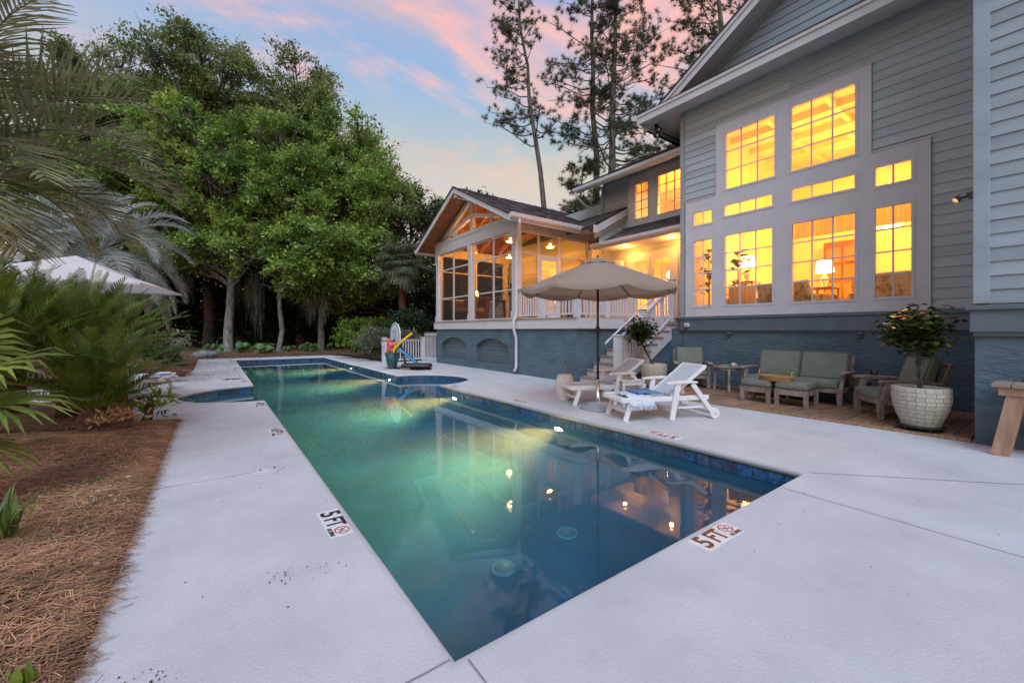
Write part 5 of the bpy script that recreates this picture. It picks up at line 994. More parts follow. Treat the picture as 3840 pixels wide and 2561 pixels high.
m_bluep = M('blue_glaze', (.015, .075, .14), .25, .6, 9, .2, 30, stretch=(1, 1, .25), col2=(.05, .13, .17)); tp = thing('toy_planter', 'tall blue glazed planter full of pool toys', 'planter', (5.15, 14.3, 0)); MB().lathe([(.13, .012), (.15, .03), (.20, .25), (.235, .45), (.25, .56), (.235, .57), (.215, .54), (.0, .50)], 28, (5.15, 14.3, 0), False).build('pot', m_bluep, tp, True); MB().lathe([(.248, .55), (.262, .555), (.262, .575), (.236, .575)], 28, (5.15, 14.3, 0), False).build('rim', m_bluep, tp, True)
m_or = M('toy_orange', (.75, .14, .04), .5); m_pk = M('toy_pink', (.75, .08, .22), .5); m_ye = M('foam_yellow', (.75, .55, .02), .7); m_bl = M('foam_blue', (.02, .28, .62), .7); m_bb2 = M('ball_brown', (.42, .09, .03), .7, .15, 40)
for (c, r_, m_, lb) in (((5.13, 14.22, .64), .12, m_bb2, 'brown basketball in the blue planter'), ((5.26, 14.30, .86), .115, m_or, 'bright orange ball on top of the toys'), ((5.14, 14.36, .84), .12, m_pk, 'pink ball in the middle of the toys')):
    b = thing('ball', lb, 'ball', c); MB().sphere(c, r_, 18).build('shell', m_, b, True)
    for ax in range(3): MB().tube([Vector(c) + Vector(((r_ + .001) * math.cos(a * math.pi / 12), (r_ + .001) * math.sin(a * math.pi / 12), 0) if ax == 0 else ((r_ + .001) * math.cos(a * math.pi / 12), 0, (r_ + .001) * math.sin(a * math.pi / 12)) if ax == 1 else (0, (r_ + .001) * math.cos(a * math.pi / 12), (r_ + .001) * math.sin(a * math.pi / 12))) for a in range(25)], .003, 4, False).build('seam', m_black, b)
fo = thing('swim_float', 'orange-red inflatable float standing in the blue planter', 'pool float', (5.03, 14.40, .55)); MB().prism([(5.03, 14.40 + a, z) for a, z in ((-.10, .52), (-.12, .98), (-.05, 1.10), (.05, 1.10), (.12, .98), (.10, .52))], (.05, .02, 0)).build('panel', m_or, fo, True, bevel=.03, seg=3); MB().prism([(5.02, 14.40 + a, z) for a, z in ((-.04, .7), (-.04, .95), (.04, .95), (.04, .7))], (.012, 0, 0)).build('stripe', m_pk, fo)
tag(MB().tube([(5.10, 14.18, .55), (5.30, 14.02, .90), (5.62, 13.80, 1.22), (5.68, 13.76, 1.27)], .038, 12).build('pool_noodle', m_ye, smooth=True), 'straight yellow foam noodle sticking up from the blue planter', 'pool noodle'); tag(MB().tube([(5.16, 14.12, .5), (5.15, 14.10, .70), (5.20, 14.06, .80), (5.28, 14.02, .86)], .035, 12).build('pool_noodle', m_ye, smooth=True), 'bent yellow foam noodle at the planter rim', 'pool noodle')
tag(MB().tube([(5.28, 14.16, .72), (5.45, 14.02, .60), (5.80, 13.78, .24), (5.84, 13.76, .20)], .045, 12).build('pool_noodle', m_bl, smooth=True), 'thick bright blue foam noodle leaning on the hoop base', 'pool noodle')
# fence and gate
fe = thing('picket_fence', 'low white baluster fence behind the basketball hoop', 'fence', (6.8, 17.3, 0)); FA, FB_ = Vector((5.82, 17.10, 0)), Vector((7.72, 17.45, 0))
for z, a, b in ((.93, .06, .09), (.10, .05, .07)): MB().bar(FA + Vector((0, 0, z)), FB_ + Vector((0, 0, z)), a, b).build('rail', m_trim, fe)
MB().bar(FA + Vector((0, 0, .985)), FB_ + Vector((0, 0, .985)), .13, .025).build('cap_rail', m_treadw, fe)
for i in range(14): c = FA.lerp(FB_, (i + .8) / 14.6); MB().box(c.x - .02, c.y - .02, .13, c.x + .02, c.y + .02, .90).build('baluster', m_trim, fe)
for c, h_ in ((FA, 1.05), (FB_, 1.05)): po = MB().box(c.x - .08, c.y - .08, 0, c.x + .08, c.y + .08, h_).build('post', m_trim, fe); MB().box(c.x - .1, c.y - .1, h_, c.x + .1, c.y + .1, h_ + .03).build('post_cap', m_trim, po)
ga = thing('garden_gate', 'tall white slatted gate against the porch corner', 'gate', (7.85, 17.0, 0)); GA, GB = Vector((7.80, 17.40, 0)), Vector((7.78, 16.12, 0))
for z, a, b in ((1.20, .05, .12), (.10, .05, .16)): MB().bar(GA + Vector((0, 0, z)), GB + Vector((0, 0, z)), a, b).build('rail', m_trim, ga)
MB().bar(GA + Vector((0, 0, 1.275)), GB + Vector((0, 0, 1.275)), .12, .025).build('cap_rail', m_treadw, ga)
for i in range(10): c = GA.lerp(GB, i / 9); MB().box(c.x - .012, c.y - .018, .12, c.x + .012, c.y + .018, 1.20).build('slat', m_trim, ga)
# workbench
wb = thing('work_table', 'rough wooden table with slanted leg at the right edge by the lattice', 'table', (7.0, 0, 0)); m_ced = M('cedar', (.34, .21, .14), .75, .3, 4, .4, 40, stretch=(2, 2, .4), rnd=.15, bdist=.004)
for k in range(9): MB().box(6.93, .52 - k * .145, .755, 7.42, .52 - k * .145 - .138, .79).build('top_board', m_treadw, wb, bevel=.004)
MB().box(6.96, -.8, .665, 7.0, .47, .754).build('apron', m_ced, wb, bevel=.004); MB().box(7.36, -.8, .665, 7.40, .47, .754).build('apron', m_ced, wb)
for x in (7.0, 7.34): MB().bar((x, .46, 0), (x, .34, .70), .045, .14, (0, 1, 0)).build('leg', m_ced, wb, bevel=.004); MB().bar((x, -.75, 0), (x, -.66, .70), .045, .14, (0, 1, 0)).build('leg', m_ced, wb)
MB().box(7.02, .44, .17, 7.34, .475, .27).build('stretcher', m_ced, wb, bevel=.003)
# left patio umbrella
wu = thing('patio_umbrella', 'white square patio umbrella behind the sago palms', 'umbrella', (-2.66, 14.1, 0)); QX, QY = -2.66, 14.1
MB().tube([(QX, QY, 0), (QX, QY, 3.1)], .03, 12).build('pole', m_bronze, wu, True); MB().lathe([(.3, 0), (.3, .05), (.06, .1)], 24, (QX, QY, 0)).build('base', m_base, wu, True)
mb = MB(); ap = (QX, QY, 3.17); NB = 8; rim_ = []
for k in range(4):
    a, b = Vector((math.cos(k * math.pi / 2 + .62), math.sin(k * math.pi / 2 + .62))), Vector((math.cos((k + 1) * math.pi / 2 + .62), math.sin((k + 1) * math.pi / 2 + .62)))
    for i in range(NB): p = a.lerp(b, i / NB) * 2.35; rim_.append((QX + p.x, QY + p.y, 2.43 + .02 * math.sin(math.pi * i / NB)))
n = len(rim_); inner = [(QX + (x - QX) * .5, QY + (y - QY) * .5, 2.43 + (3.17 - 2.43) * .46) for x, y, z in rim_]; mb.add([ap] + inner + rim_ + [(x, y, z - .04) for x, y, z in rim_], [(0, 1 + i, 1 + (i + 1) % n) for i in range(n)] + [(1 + i, 1 + n + i, 1 + n + (i + 1) % n, 1 + (i + 1) % n) for i in range(n)] + [(1 + n + i, 1 + 2 * n + i, 1 + 2 * n + (i + 1) % n, 1 + n + (i + 1) % n) for i in range(n)]); mb.build('canopy', m_umbw, wu, False, fix=False)
for k in range(8): p = rim_[k * n // 8]; MB().tube([(QX, QY, 3.12), (p[0], p[1], p[2] - .03)], .012, 6).build('rib', m_bronze, wu)

# ================================================================ PLANTS
def leaf_quads(Cn, D, U, Ln, Wd):
    """rhombic leaves: centres, directions, side vectors, lengths, widths -> V,F"""
    n = len(Cn); V = np.empty((n, 4, 3), np.float32); V[:, 0] = Cn; V[:, 1] = Cn + D * (Ln * .5)[:, None] + U * (Wd * .5)[:, None]; V[:, 2] = Cn + D * Ln[:, None]; V[:, 3] = Cn + D * (Ln * .5)[:, None] - U * (Wd * .5)[:, None]
    return V.reshape(-1, 3), np.arange(n * 4, dtype=np.int32).reshape(n, 4)
def unit(v): return v / np.maximum(1e-6, np.linalg.norm(v, axis=1, keepdims=True))
def leaf_cloud(g_, centers, rad, n, ln, wd_, flat=.65, shell=.5, up=.5, twigs=16):
    """leaves strung along short twigs that spray out of every clump centre"""
    C0 = np.asarray(centers); m = len(C0); rad = np.asarray(rad); tc_ = np.repeat(np.arange(m), twigs); td = unit(g_.normal(size=(m * twigs, 3)) + np.array([0, 0, .25])) * np.array([1, 1, flat])
    tl = rad[tc_] * g_.uniform(.55, 1.45, m * twigs); wgt = tl / tl.sum(); k = g_.choice(m * twigs, n, p=wgt); s_ = g_.random(n) ** .65; d = td[k]
    P = C0[tc_[k]] + d * (tl[k] * s_)[:, None] + g_.normal(size=(n, 3)) * (rad[tc_[k]] * .13)[:, None] + np.array([0, 0, -.12]) * ((s_ ** 2) * rad[tc_[k]])[:, None]
    t = unit(d + g_.normal(size=(n, 3)) * .75); nrm = unit(g_.normal(size=(n, 3)) * .8 + np.array([0, 0, up + .5]) + d * .4); u = unit(np.cross(nrm, t)); z = np.exp(g_.normal(size=n) * .32)
    return leaf_quads(P, t, u, ln * z, wd_ * z * g_.uniform(.75, 1.25, n))
def broad_tree(name, label, base, lean, top, crown, seed, mat, nleaf, bark, tr_r, nclump=40, cl=(.9, 1.6), leafsz=(.16, .09), group='trees beyond the pool', flat=.6):
    """crown: list of (cx,cy,cz,rx,ry,rz) ellipsoids in world units"""
    g_ = np.random.default_rng(seed); rr = random.Random(seed); t = thing(name, label, 'tree', base, group)
    b = Vector(base); tp = Vector(top); path = [b.lerp(tp, i / 7) + Vector((rr.gauss(0, .035), rr.gauss(0, .035), 0)) * (i > 0) * (1 + i * .4) for i in range(8)]
    MB().tube([path[0] + Vector((0, 0, -.1))] + path, [tr_r * 1.5] + [tr_r * (1.12 - .105 * i) for i in range(8)], 10).build('trunk', bark, t, True)
    cen, rad = [], []
    for (cx, cy, cz, rx, ry, rz) in crown:
        m = max(4, int(nclump * (rx * rz) / sum(c[3] * c[5] for c in crown)))
        for i in range(m):
            d = unit(g_.normal(size=(1, 3)))[0]; q = .45 + .55 * g_.random() ** .5; cen.append((cx + d[0] * rx * q, cy + d[1] * ry * q, cz + d[2] * rz * q)); rad.append(g_.uniform(*cl))
    mb = MB()
    for c in cen:
        c = Vector(c); hgt = min(.97, max(.25, (c.z - b.z) / max(.1, tp.z - b.z) * .75)); i = hgt * 7; s_ = path[int(i)].lerp(path[min(7, int(i) + 1)], i - int(i)); mid = s_.lerp(c, .5) + Vector((rr.gauss(0, .3), rr.gauss(0, .3), rr.uniform(-.3, .3))); L_ = (c - s_).length
        mb.tube([s_, s_.lerp(mid, .5) + Vector((rr.gauss(0, .12), rr.gauss(0, .12), .1)), mid, mid.lerp(c, .5) + Vector((rr.gauss(0, .15), rr.gauss(0, .15), 0)), c], [tr_r * .42, tr_r * .34, tr_r * .24, tr_r * .14, .015], 5, False)
        for _ in range(5):
            e = c + Vector((rr.gauss(0, .6), rr.gauss(0, .6), rr.gauss(.1, .4))); mb.tube([mid.lerp(c, .6), mid.lerp(e, .7), e], [.03, .02, .006], 4, False)
    mb.build('limbs', bark, t, fix=False)
    V, F = leaf_cloud(g_, cen, rad, nleaf, leafsz[0], leafsz[1], flat)
    tag(arr_mesh('crown', V, F, mat, t), kind='stuff'); return t, cen
def crown_px(specs):
    """ellipsoids given as lateral (camera right), depth, height and radii, turned into world axes"""
    f_ = Vector((.5902, .8073)); r_ = Vector((.8073, -.5902)); return [(f_.x * d + r_.x * l, f_.y * d + r_.y * l, z, rx, ry, rz) for l, d, z, rx, ry, rz in specs]
def at(px_, py_, d): u = (px_ - 1175.5) / 937.6; return (u * d, d, 1.38 + (758 - py_) / 937.6 * d)
def ell(px_, py_, d, rx, ry, rz):
    k = d / 937.6; l, d, z = at(px_, py_, d); return (l, d, z, rx * k, ry, rz * k)
CF = Vector((.5902, .8073)); CR = Vector((.8073, -.5902))
# tall oaks behind
def ot(label, px_, d, hz, crown, seed, mat, n, bark, r_, nc, cl=(.8, 1.4), name='oak_tree', base=None, **kw):
    l, dd, _ = at(px_, 0, d); b = base or tuple(CF * dd + CR * l); return broad_tree(name, label, (b[0], b[1], .1), 0, (b[0] + .2, b[1], hz), crown_px([ell(*q) for q in crown]), seed, mat, n, bark, r_, nc, cl, **kw)
ot('tallest dark live oak rising at the back of the grove', 480, 29, 15, [(460, 165, 28, 120, 3, 85), (400, 250, 28, 120, 3, 80), (560, 230, 28, 85, 3, 90), (480, 330, 28, 130, 3, 70)], 11, m_oak, 62000, m_barkd, .36, 120)
ot('wide dark live oak at the upper left behind the palm fronds', 220, 28, 14, [(260, 170, 28, 90, 3, 70), (170, 240, 27.5, 110, 3, 90), (310, 260, 27, 100, 3, 80), (230, 350, 27, 130, 3, 80)], 12, m_oak, 56000, m_barkd, .34, 110)
ot('dark live oak with an open airy top right of the tallest', 690, 30, 14, [(690, 210, 29, 75, 2.8, 75), (730, 310, 29, 100, 3, 80), (640, 320, 29, 80, 3, 80)], 13, m_oak, 40000, m_barkd, .30, 84)
ot('rounded green oak on the right shoulder of the grove', 800, 29, 11, [(780, 340, 28, 80, 2.8, 85), (840, 430, 28, 75, 2.8, 90), (760, 460, 27, 95, 2.8, 80), (840, 540, 27, 90, 2.6, 70)], 14, m_holly, 56000, m_barkd, .26, 110)
ot('lower oak at the right end of the grove above the palmetto', 890, 29, 8, [(890, 500, 28, 50, 2.6, 80), (860, 610, 27, 90, 2.6, 70), (780, 660, 27, 70, 2.4, 50)], 15, m_oak, 32000, m_barkd, .22, 70)
ot('slender dark tree with a sparse branch reaching into the sky by the porch roof', 935, 29, 9, [(950, 445, 29, 22, 1.2, 20), (930, 510, 29, 40, 2, 30), (990, 500, 31, 25, 2, 35)], 16, m_oak, 6500, m_barkd, .16, 24, (.45, .8))
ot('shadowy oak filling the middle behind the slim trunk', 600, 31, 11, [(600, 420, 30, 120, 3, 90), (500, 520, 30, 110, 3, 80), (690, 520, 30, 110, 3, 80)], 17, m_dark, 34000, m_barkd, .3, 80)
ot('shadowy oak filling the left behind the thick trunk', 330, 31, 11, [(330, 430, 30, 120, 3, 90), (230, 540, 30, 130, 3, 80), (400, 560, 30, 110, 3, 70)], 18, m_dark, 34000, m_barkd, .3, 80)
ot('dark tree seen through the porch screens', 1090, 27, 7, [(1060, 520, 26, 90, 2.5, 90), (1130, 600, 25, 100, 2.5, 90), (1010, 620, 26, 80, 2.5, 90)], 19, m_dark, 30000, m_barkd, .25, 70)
# lit hollies in front
ot('bright green tree with thick lichened trunk left of the pool end', 527, 24.5, 9, [(400, 300, 24, 90, 2.4, 60), (380, 410, 23.5, 105, 2.4, 75), (470, 350, 24, 95, 2.4, 80), (530, 440, 23.5, 90, 2.2, 80), (440, 520, 23, 105, 2.2, 60), (540, 560, 23.5, 80, 2, 50), (400, 590, 23, 60, 1.8, 40)], 21, m_holly, 98000, m_bark, .24, 190, (.55, 1.05), name='holly_tree', base=(.72, 29.6))
ot('bright green tree with slim pale trunk behind the far pool edge', 641, 24.5, 9, [(620, 340, 24.5, 85, 2.4, 80), (660, 450, 24, 90, 2.2, 75), (600, 510, 23.8, 70, 2, 55), (700, 400, 25, 70, 2, 70)], 22, m_holly, 60000, m_bark, .14, 120, (.55, 1.05), name='holly_tree', base=(3.15, 28.0))
ot('low rounded bright green tree with pale trunk at the far right pool corner', 736, 25, 6, [(700, 580, 23.3, 80, 1.8, 55), (745, 545, 23.6, 60, 1.8, 45), (690, 635, 23.3, 65, 1.6, 40), (800, 600, 24.5, 60, 1.8, 60)], 23, m_holly, 46000, m_bark, .19, 90, (.5, .9), name='holly_tree', base=(5.4, 27.6))
ot('green tree filling the left edge behind the palms', 120, 24, 8, [(60, 400, 23, 130, 2.4, 110), (240, 430, 24, 120, 2.4, 110), (150, 570, 23, 150, 2.4, 80), (310, 540, 24, 90, 2.2, 80)], 24, m_holly, 60000, m_barkd, .22, 110, name='holly_tree')
# dark understorey behind the trunks
def shrub(name, label, c, rx, ry, rz, mat, n, seed, leafsz=(.09, .05), nc=14, cl=.45, cat='shrub', group=None):
    g_ = np.random.default_rng(seed); t = thing(name, label, cat, (c[0], c[1], max(0, c[2] - rz)), group); d = unit(g_.normal(size=(nc, 3))); q = .35 + .5 * g_.random(nc); cen = np.array(c) + d * q[:, None] * np.array([rx, ry, rz]); cen[:, 2] = np.maximum(cen[:, 2], .2)
    mb = MB()
    for p in cen: mb.tube([(c[0] + g_.normal() * .05, c[1] + g_.normal() * .05, max(0, c[2] - rz)), Vector(c).lerp(Vector(p), .5), p], [.03, .02, .008], 5, False)
    mb.build('stems', m_barkd, t, fix=False); V, F = leaf_cloud(g_, cen, np.full(nc, min(rx, rz) * cl + .12), n, *leafsz, .85, .55, .35); V[:, 2] = np.maximum(V[:, 2], .03); tag(arr_mesh('foliage', V, F, mat, t), kind='stuff')
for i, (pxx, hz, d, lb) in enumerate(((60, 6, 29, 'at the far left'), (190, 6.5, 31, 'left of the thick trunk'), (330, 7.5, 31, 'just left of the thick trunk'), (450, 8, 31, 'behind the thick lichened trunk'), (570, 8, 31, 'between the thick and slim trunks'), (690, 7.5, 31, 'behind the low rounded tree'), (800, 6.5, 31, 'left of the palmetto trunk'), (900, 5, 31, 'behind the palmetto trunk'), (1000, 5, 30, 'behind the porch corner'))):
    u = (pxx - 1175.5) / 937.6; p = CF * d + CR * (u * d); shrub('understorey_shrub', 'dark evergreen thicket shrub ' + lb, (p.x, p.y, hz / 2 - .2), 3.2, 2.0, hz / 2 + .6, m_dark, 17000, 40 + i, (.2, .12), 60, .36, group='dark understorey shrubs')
nb = thing('neighbor_house', 'dark clapboard house hidden in shade behind the tree trunks', 'house', (3, 37, 0)); nw = MB().box(1, 38, 0, 9, 38.3, 3.2).build('wall', m_ledge, nb)
for k in range(14): MB().box(1, 37.97, .2 + k * .2, 9, 38.0, .2 + k * .2 + .185).build('siding_board', m_ledge, nw)
MB().prism([(.6, 37.6, 3.1), (.6, 40, 4.4), (.6, 42.4, 3.1)], (8.8, 0, 0)).build('roof', m_shing, nb)
# moss
V, F = [], []
def moss(x, y, z, ln):
    for k in range(60):
        p = Vector((x + random.gauss(0, .12), y + random.gauss(0, .12), z + random.uniform(-.2, .1))); l_ = ln * random.uniform(.35, 1.0)
        for s_ in range(6):
            q = p + Vector((random.gauss(0, .03), random.gauss(0, .03), -l_ / 6)); w_ = random.uniform(.008, .022) * (1 - s_ / 8); i = len(V); a = random.uniform(0, 3.14); sv = Vector((math.cos(a), math.sin(a), 0)) * w_; V.extend([p - sv, p + sv, q + sv * .8, q - sv * .8]); F.append((i, i + 1, i + 2, i + 3)); p = q
for px_, y0, y1, d in ((578, 620, 730, 25), (590, 630, 760, 25), (570, 640, 700, 25), (600, 650, 740, 25.5), (545, 630, 700, 25), (707, 660, 720, 24), (715, 670, 740, 24), (668, 640, 700, 25), (430, 620, 690, 24), (640, 600, 670, 26), (745, 680, 735, 24), (585, 560, 650, 25.5)):
    l, dd, z = at(px_, y0, d); p = CF * dd + CR * l; moss(p.x, p.y, z, (y1 - y0) / 937.6 * d * 1.15)
tag(arr_mesh('spanish_moss', [tuple(v) for v in V], F, m_moss), 'grey strands of moss hanging under the trees', 'moss', kind='stuff')
# hedge, lime shrub
shrub('clipped_hedge', 'clipped variegated hedge behind the white fence', (6.6, 18.7, .75), 1.75, .85, .80, m_hedge, 15000, 61, (.075, .05), 46, .42, 'hedge'); shrub('lime_shrub', 'lime green shrub left of the clipped hedge', (5.6, 20.6, 1.15), .95, .9, .85, m_lime, 7000, 62, (.09, .05), 22, .4)
shrub('green_shrub', 'dark green shrub between the hedge and the porch', (8.2, 20.5, 1.3), 1.3, 1, 1.4, m_dark, 7000, 63, (.1, .06), 22, .42); shrub('lime_shrub', 'small lime shrub under the palmetto trunk', (7.0, 22.5, 1.2), 1.2, .9, .9, m_lime, 5000, 64, (.1, .06), 20, .4)
# ---------------------------------------------------------------- palms
def frond(V, F, RT, base, az, el, ln, droop, n, ll, lw, vang, rr, ldroop=.15, swp=.6, start=.18):
    """pinnate frond appended to V,F (quads); rachis tube list RT"""
    p = Vector(base); d = Vector((math.cos(az) * math.cos(el), math.sin(az) * math.cos(el), math.sin(el))); seg = 16; pts = [p.copy()]
    for i in range(seg):
        d = (d + Vector((0, 0, -droop / seg * (.5 + 1.2 * i / seg)))).normalized(); p = p + d * (ln / seg); pts.append(p.copy())
    RT.append(pts)
    for i in range(n):
        t = start + (1 - start) * (i + .5) / n; k = t * seg; j = min(seg - 1, int(k)); c = pts[j].lerp(pts[j + 1], k - j); tg = (pts[j + 1] - pts[j]).normalized(); side = tg.cross(Vector((0, 0, 1)))
        if side.length < .05: side = Vector((-math.sin(az), math.cos(az), 0))
        side.normalize(); up = side.cross(tg).normalized(); l_ = ll * (math.sin(math.pi * min(1, .12 + t * .86)) ** .6) * rr.uniform(.85, 1.1)
        for s_ in (-1, 1):
            a = vang + rr.gauss(0, .08); dd = (side * s_ * math.cos(a) + up * math.sin(a) + tg * (swp + .5 * t + rr.gauss(0, .06))).normalized(); m = c + dd * l_ * .55; e = m + (dd + Vector((0, 0, -ldroop * rr.uniform(.6, 1.6)))).normalized() * l_ * .45; w_ = tg * lw * .5
            q = len(V); V.extend([c - w_ * .7, c + w_ * .7, m + w_, m - w_, e + w_ * .15, e - w_ * .15]); F.append((q, q + 1, q + 2, q + 3)); F.append((q + 3, q + 2, q + 4, q + 5))
def palm(name, label, cat, base, crown, fr, mat, barkm, tr_r, seed, ll, lw, n, vang, ldroop, grp=None, rach=None, rw=.012):
    rr = random.Random(seed); t = thing(name, label, cat, base, grp); b, c = Vector(base), Vector(crown); MB().tube([b, b.lerp(c, .33), b.lerp(c, .7), c + Vector((0, 0, .05))], [tr_r * 1.2, tr_r, tr_r * .95, tr_r * .8], 12).build('trunk', barkm, t, True)
    for (az, el, ln, dr) in fr:
        V, F, RT = [], [], []; frond(V, F, RT, c + Vector((math.cos(az), math.sin(az), 0)) * tr_r * .5, az, el, ln, dr, n, ll, lw, vang, rr, ldroop)
        o = arr_mesh('frond', [tuple(v) for v in V], F, mat, t); MB().tube(RT[0], [rw * (1.2 - i / 16) for i in range(17)], 5).build('rachis', rach or mat, o, True)
    return t
RA = math.atan2(-.5902, .8073)      # azimuth of the camera's right
rr = random.Random(31)
fr = [(RA + R(a), R(e), l_, dr) for a, e, l_, dr in ((-12, 66, 1.85, 1.3), (10, 52, 1.9, 1.35), (28, 66, 1.8, 1.3), (-30, 46, 1.8, 1.3), (2, 36, 1.95, 1.4), (18, 28, 1.8, 1.3), (-16, 26, 1.7, 1.4), (40, 38, 1.8, 1.4), (50, 56, 1.7, 1.5), (-55, 40, 1.7, 1.5), (70, 26, 1.6, 1.7), (95, 40, 1.6, 1.6), (-80, 45, 1.6, 1.6), (140, 40, 1.6, 1.6), (-130, 40, 1.6, 1.6), (180, 50, 1.6, 1.5), (34, 16, 1.2, 2.1), (-2, 10, 1.15, 2.6), (12, 78, 1.7, 1.1), (-24, 12, 1.1, 2.6))]
palm('pindo_palm', 'arching grey-green pindo palm fronds at the upper left, close to the camera', 'palm tree', (-2.05, 5.75, 0), (-1.98, 5.72, 2.72), fr, m_pindo, m_barkr, 0.17, 31, .58, .028, 33, .35, .25, rach=m_sabal)
fr = []
for k in range(44): fr.append((rr.uniform(0, 6.28), R(rr.uniform(-25, 75)), rr.uniform(2.5, 3.3), rr.uniform(1.4, 2.4)))
palm('pindo_palm', 'silvery pindo palm behind the white patio umbrella', 'palm tree', (-3.0, 18.3, 0), (-3.0, 18.3, 3.9), fr, m_pindow, m_barkr, .22, 32, .62, .032, 60, .4, .4, rw=.02)
def sago(base, h, n, ln, label, seed, els=(20, 86), az0=None):
    rr = random.Random(seed); fr = []
    for k in range(n): fr.append((k * 2.39996 + rr.gauss(0, .1), R(els[0] + (els[1] - els[0]) * ((k + .5) / n) ** .8), ln * rr.uniform(.85, 1.1), rr.uniform(.45, .95)))
    return palm('sago_palm', label, 'sago palm', base, (base[0], base[1], h), fr, m_sago, m_barkr, .16, seed, .20, .024, 32, .28, .08, 'sago palms on the left', m_lime, .009)
sago((-1.30, 7.75, 0), .30, 38, 1.25, 'low sago palm in front with a tan cone at its base', 71, (22, 82)); sago((-1.75, 9.0, 0), .85, 56, 1.5, 'largest sago palm in the middle of the clump', 72); sago((-2.35, 7.9, 0), .75, 46, 1.4, 'sago palm at the left of the clump behind the fan palm', 73)
sago((-1.45, 10.3, 0), .80, 48, 1.35, 'sago palm at the right of the clump reaching over the loungers', 74); sago((-2.6, 10.0, 0), 1.1, 44, 1.4, 'tallest sago palm at the back under the white umbrella', 75); sago((-3.1, 8.9, 0), 1.2, 40, 1.35, 'sago palm at the far left of the clump', 76)
cn_ = thing('sago_cone', 'tan papery sago cone lying at the front palm base', 'cone', (-1.05, 7.45, .1)); m_cone = M('cone_tan', (.38, .25, .12), .9, .3, 10, isl=.3); rr = random.Random(5)
for k in range(70):
    c = Vector((-1.05 + rr.gauss(0, .15), 7.45 + rr.gauss(0, .10), .16 + abs(rr.gauss(0, .07)))); d = Vector((rr.gauss(0, 1), rr.gauss(0, 1), abs(rr.gauss(0, 1)))).normalized(); MB().tube([c, c + d * .04, c + d * .075 + Vector((0, 0, .01))], [.010, .018, .006], 5).build('scale', m_cone, cn_)
def fan_leaf(V, F, c, d, up, r_, n, spread, droop, w_, rr):
    d, up = Vector(d).normalized(), Vector(up); s_ = d.cross(up).normalized(); up = s_.cross(d).normalized()
    for i in range(n):
        a = -spread / 2 + spread * i / (n - 1); dd = (d * math.cos(a) + s_ * math.sin(a) + up * .10 * ((i % 2) * 2 - 1) * .4).normalized(); l_ = r_ * (1 - .22 * abs(a) / (spread / 2)) * rr.uniform(.9, 1.06); sd_ = (s_ * math.cos(a) - d * math.sin(a)); m = c + dd * l_ * .5; e1 = m + (dd + Vector((0, 0, -droop * .5))).normalized() * l_ * .28; e = e1 + (dd + Vector((0, 0, -droop * 1.8 * rr.uniform(.5, 1.4)))).normalized() * l_ * .25; q = len(V)
        V.extend([c - sd_ * w_ * .12, c + sd_ * w_ * .12, m + sd_ * w_ * .5, m - sd_ * w_ * .5, e1 + sd_ * w_ * .35, e1 - sd_ * w_ * .35, e + sd_ * .001, e - sd_ * .001]); F.extend([(q, q + 1, q + 2, q + 3), (q + 3, q + 2, q + 4, q + 5), (q + 5, q + 4, q + 6, q + 7)])
fp = thing('fan_palm', 'yellow-green fan palm at the left edge', 'palm', (-1.95, 5.35, 0)); rr = random.Random(9)
for (c, d, up, r_) in (((-1.48, 5.05, 1.02), (.8, -.30, .45), (0, -.3, 1), .62), ((-1.46, 4.92, .80), (.85, -.35, .05), (0, -.25, 1), .64), ((-1.56, 4.80, .58), (.7, -.5, -.28), (.2, 0, 1), .58), ((-1.75, 5.25, 1.2), (.45, .1, .8), (.3, -.6, .4), .6), ((-1.9, 4.85, .9), (.1, -.8, .3), (0, 0, 1), .55), ((-2.2, 5.5, 1.0), (-.6, .2, .6), (0, 0, 1), .5)):
    V, F = [], []; fan_leaf(V, F, Vector(c), d, up, r_, 30, 3.9, .55, .045, rr); o = arr_mesh('fan_leaf', [tuple(v) for v in V], F, m_fan, fp); MB().tube([(-1.95, 5.35, .05), Vector((-1.9, 5.2, .5)).lerp(Vector(c), .4), c], [.014, .010, .008], 6).build('petiole', m_fan, o)
sb = thing('palmetto_tree', 'cabbage palmetto with drooping fan leaves left of the porch', 'palm tree', (9.0, 23.3, 0)); MB().tube([(9.0, 23.3, 0), (9.02, 23.3, 2), (8.96, 23.25, 4.2), (8.95, 23.2, 5.2)], [.24, .20, .20, .18], 14).build('trunk', m_barkr, sb, True); rr = random.Random(12)
for k in range(46):
    az = k * 2.39996; el = R(-62 + 138 * ((k + .5) / 46) ** .9); d = Vector((math.cos(az) * math.cos(el), math.sin(az) * math.cos(el), math.sin(el))); pl_ = rr.uniform(.7, 1.1); c = Vector((8.95, 23.2, 5.2)) + d * pl_; V, F = [], []
    fan_leaf(V, F, c, d + Vector((0, 0, -.25)), (0, 0, 1), rr.uniform(.85, 1.15), 34, 4.2, .9, .055, rr); o = arr_mesh('fan_leaf', [tuple(v) for v in V], F, m_sabal, sb); MB().tube([(8.95, 23.2, 5.1), c], [.022, .014], 5).build('petiole', m_sabal, o)
for k in range(16): a = k * 2.4; z = 4.0 + .06 * k; MB().bar((8.95 + .18 * math.cos(a), 23.2 + .18 * math.sin(a), z), (8.95 + .42 * math.cos(a), 23.2 + .42 * math.sin(a), z + .3), .12, .03).build('boot', m_barkr, sb)
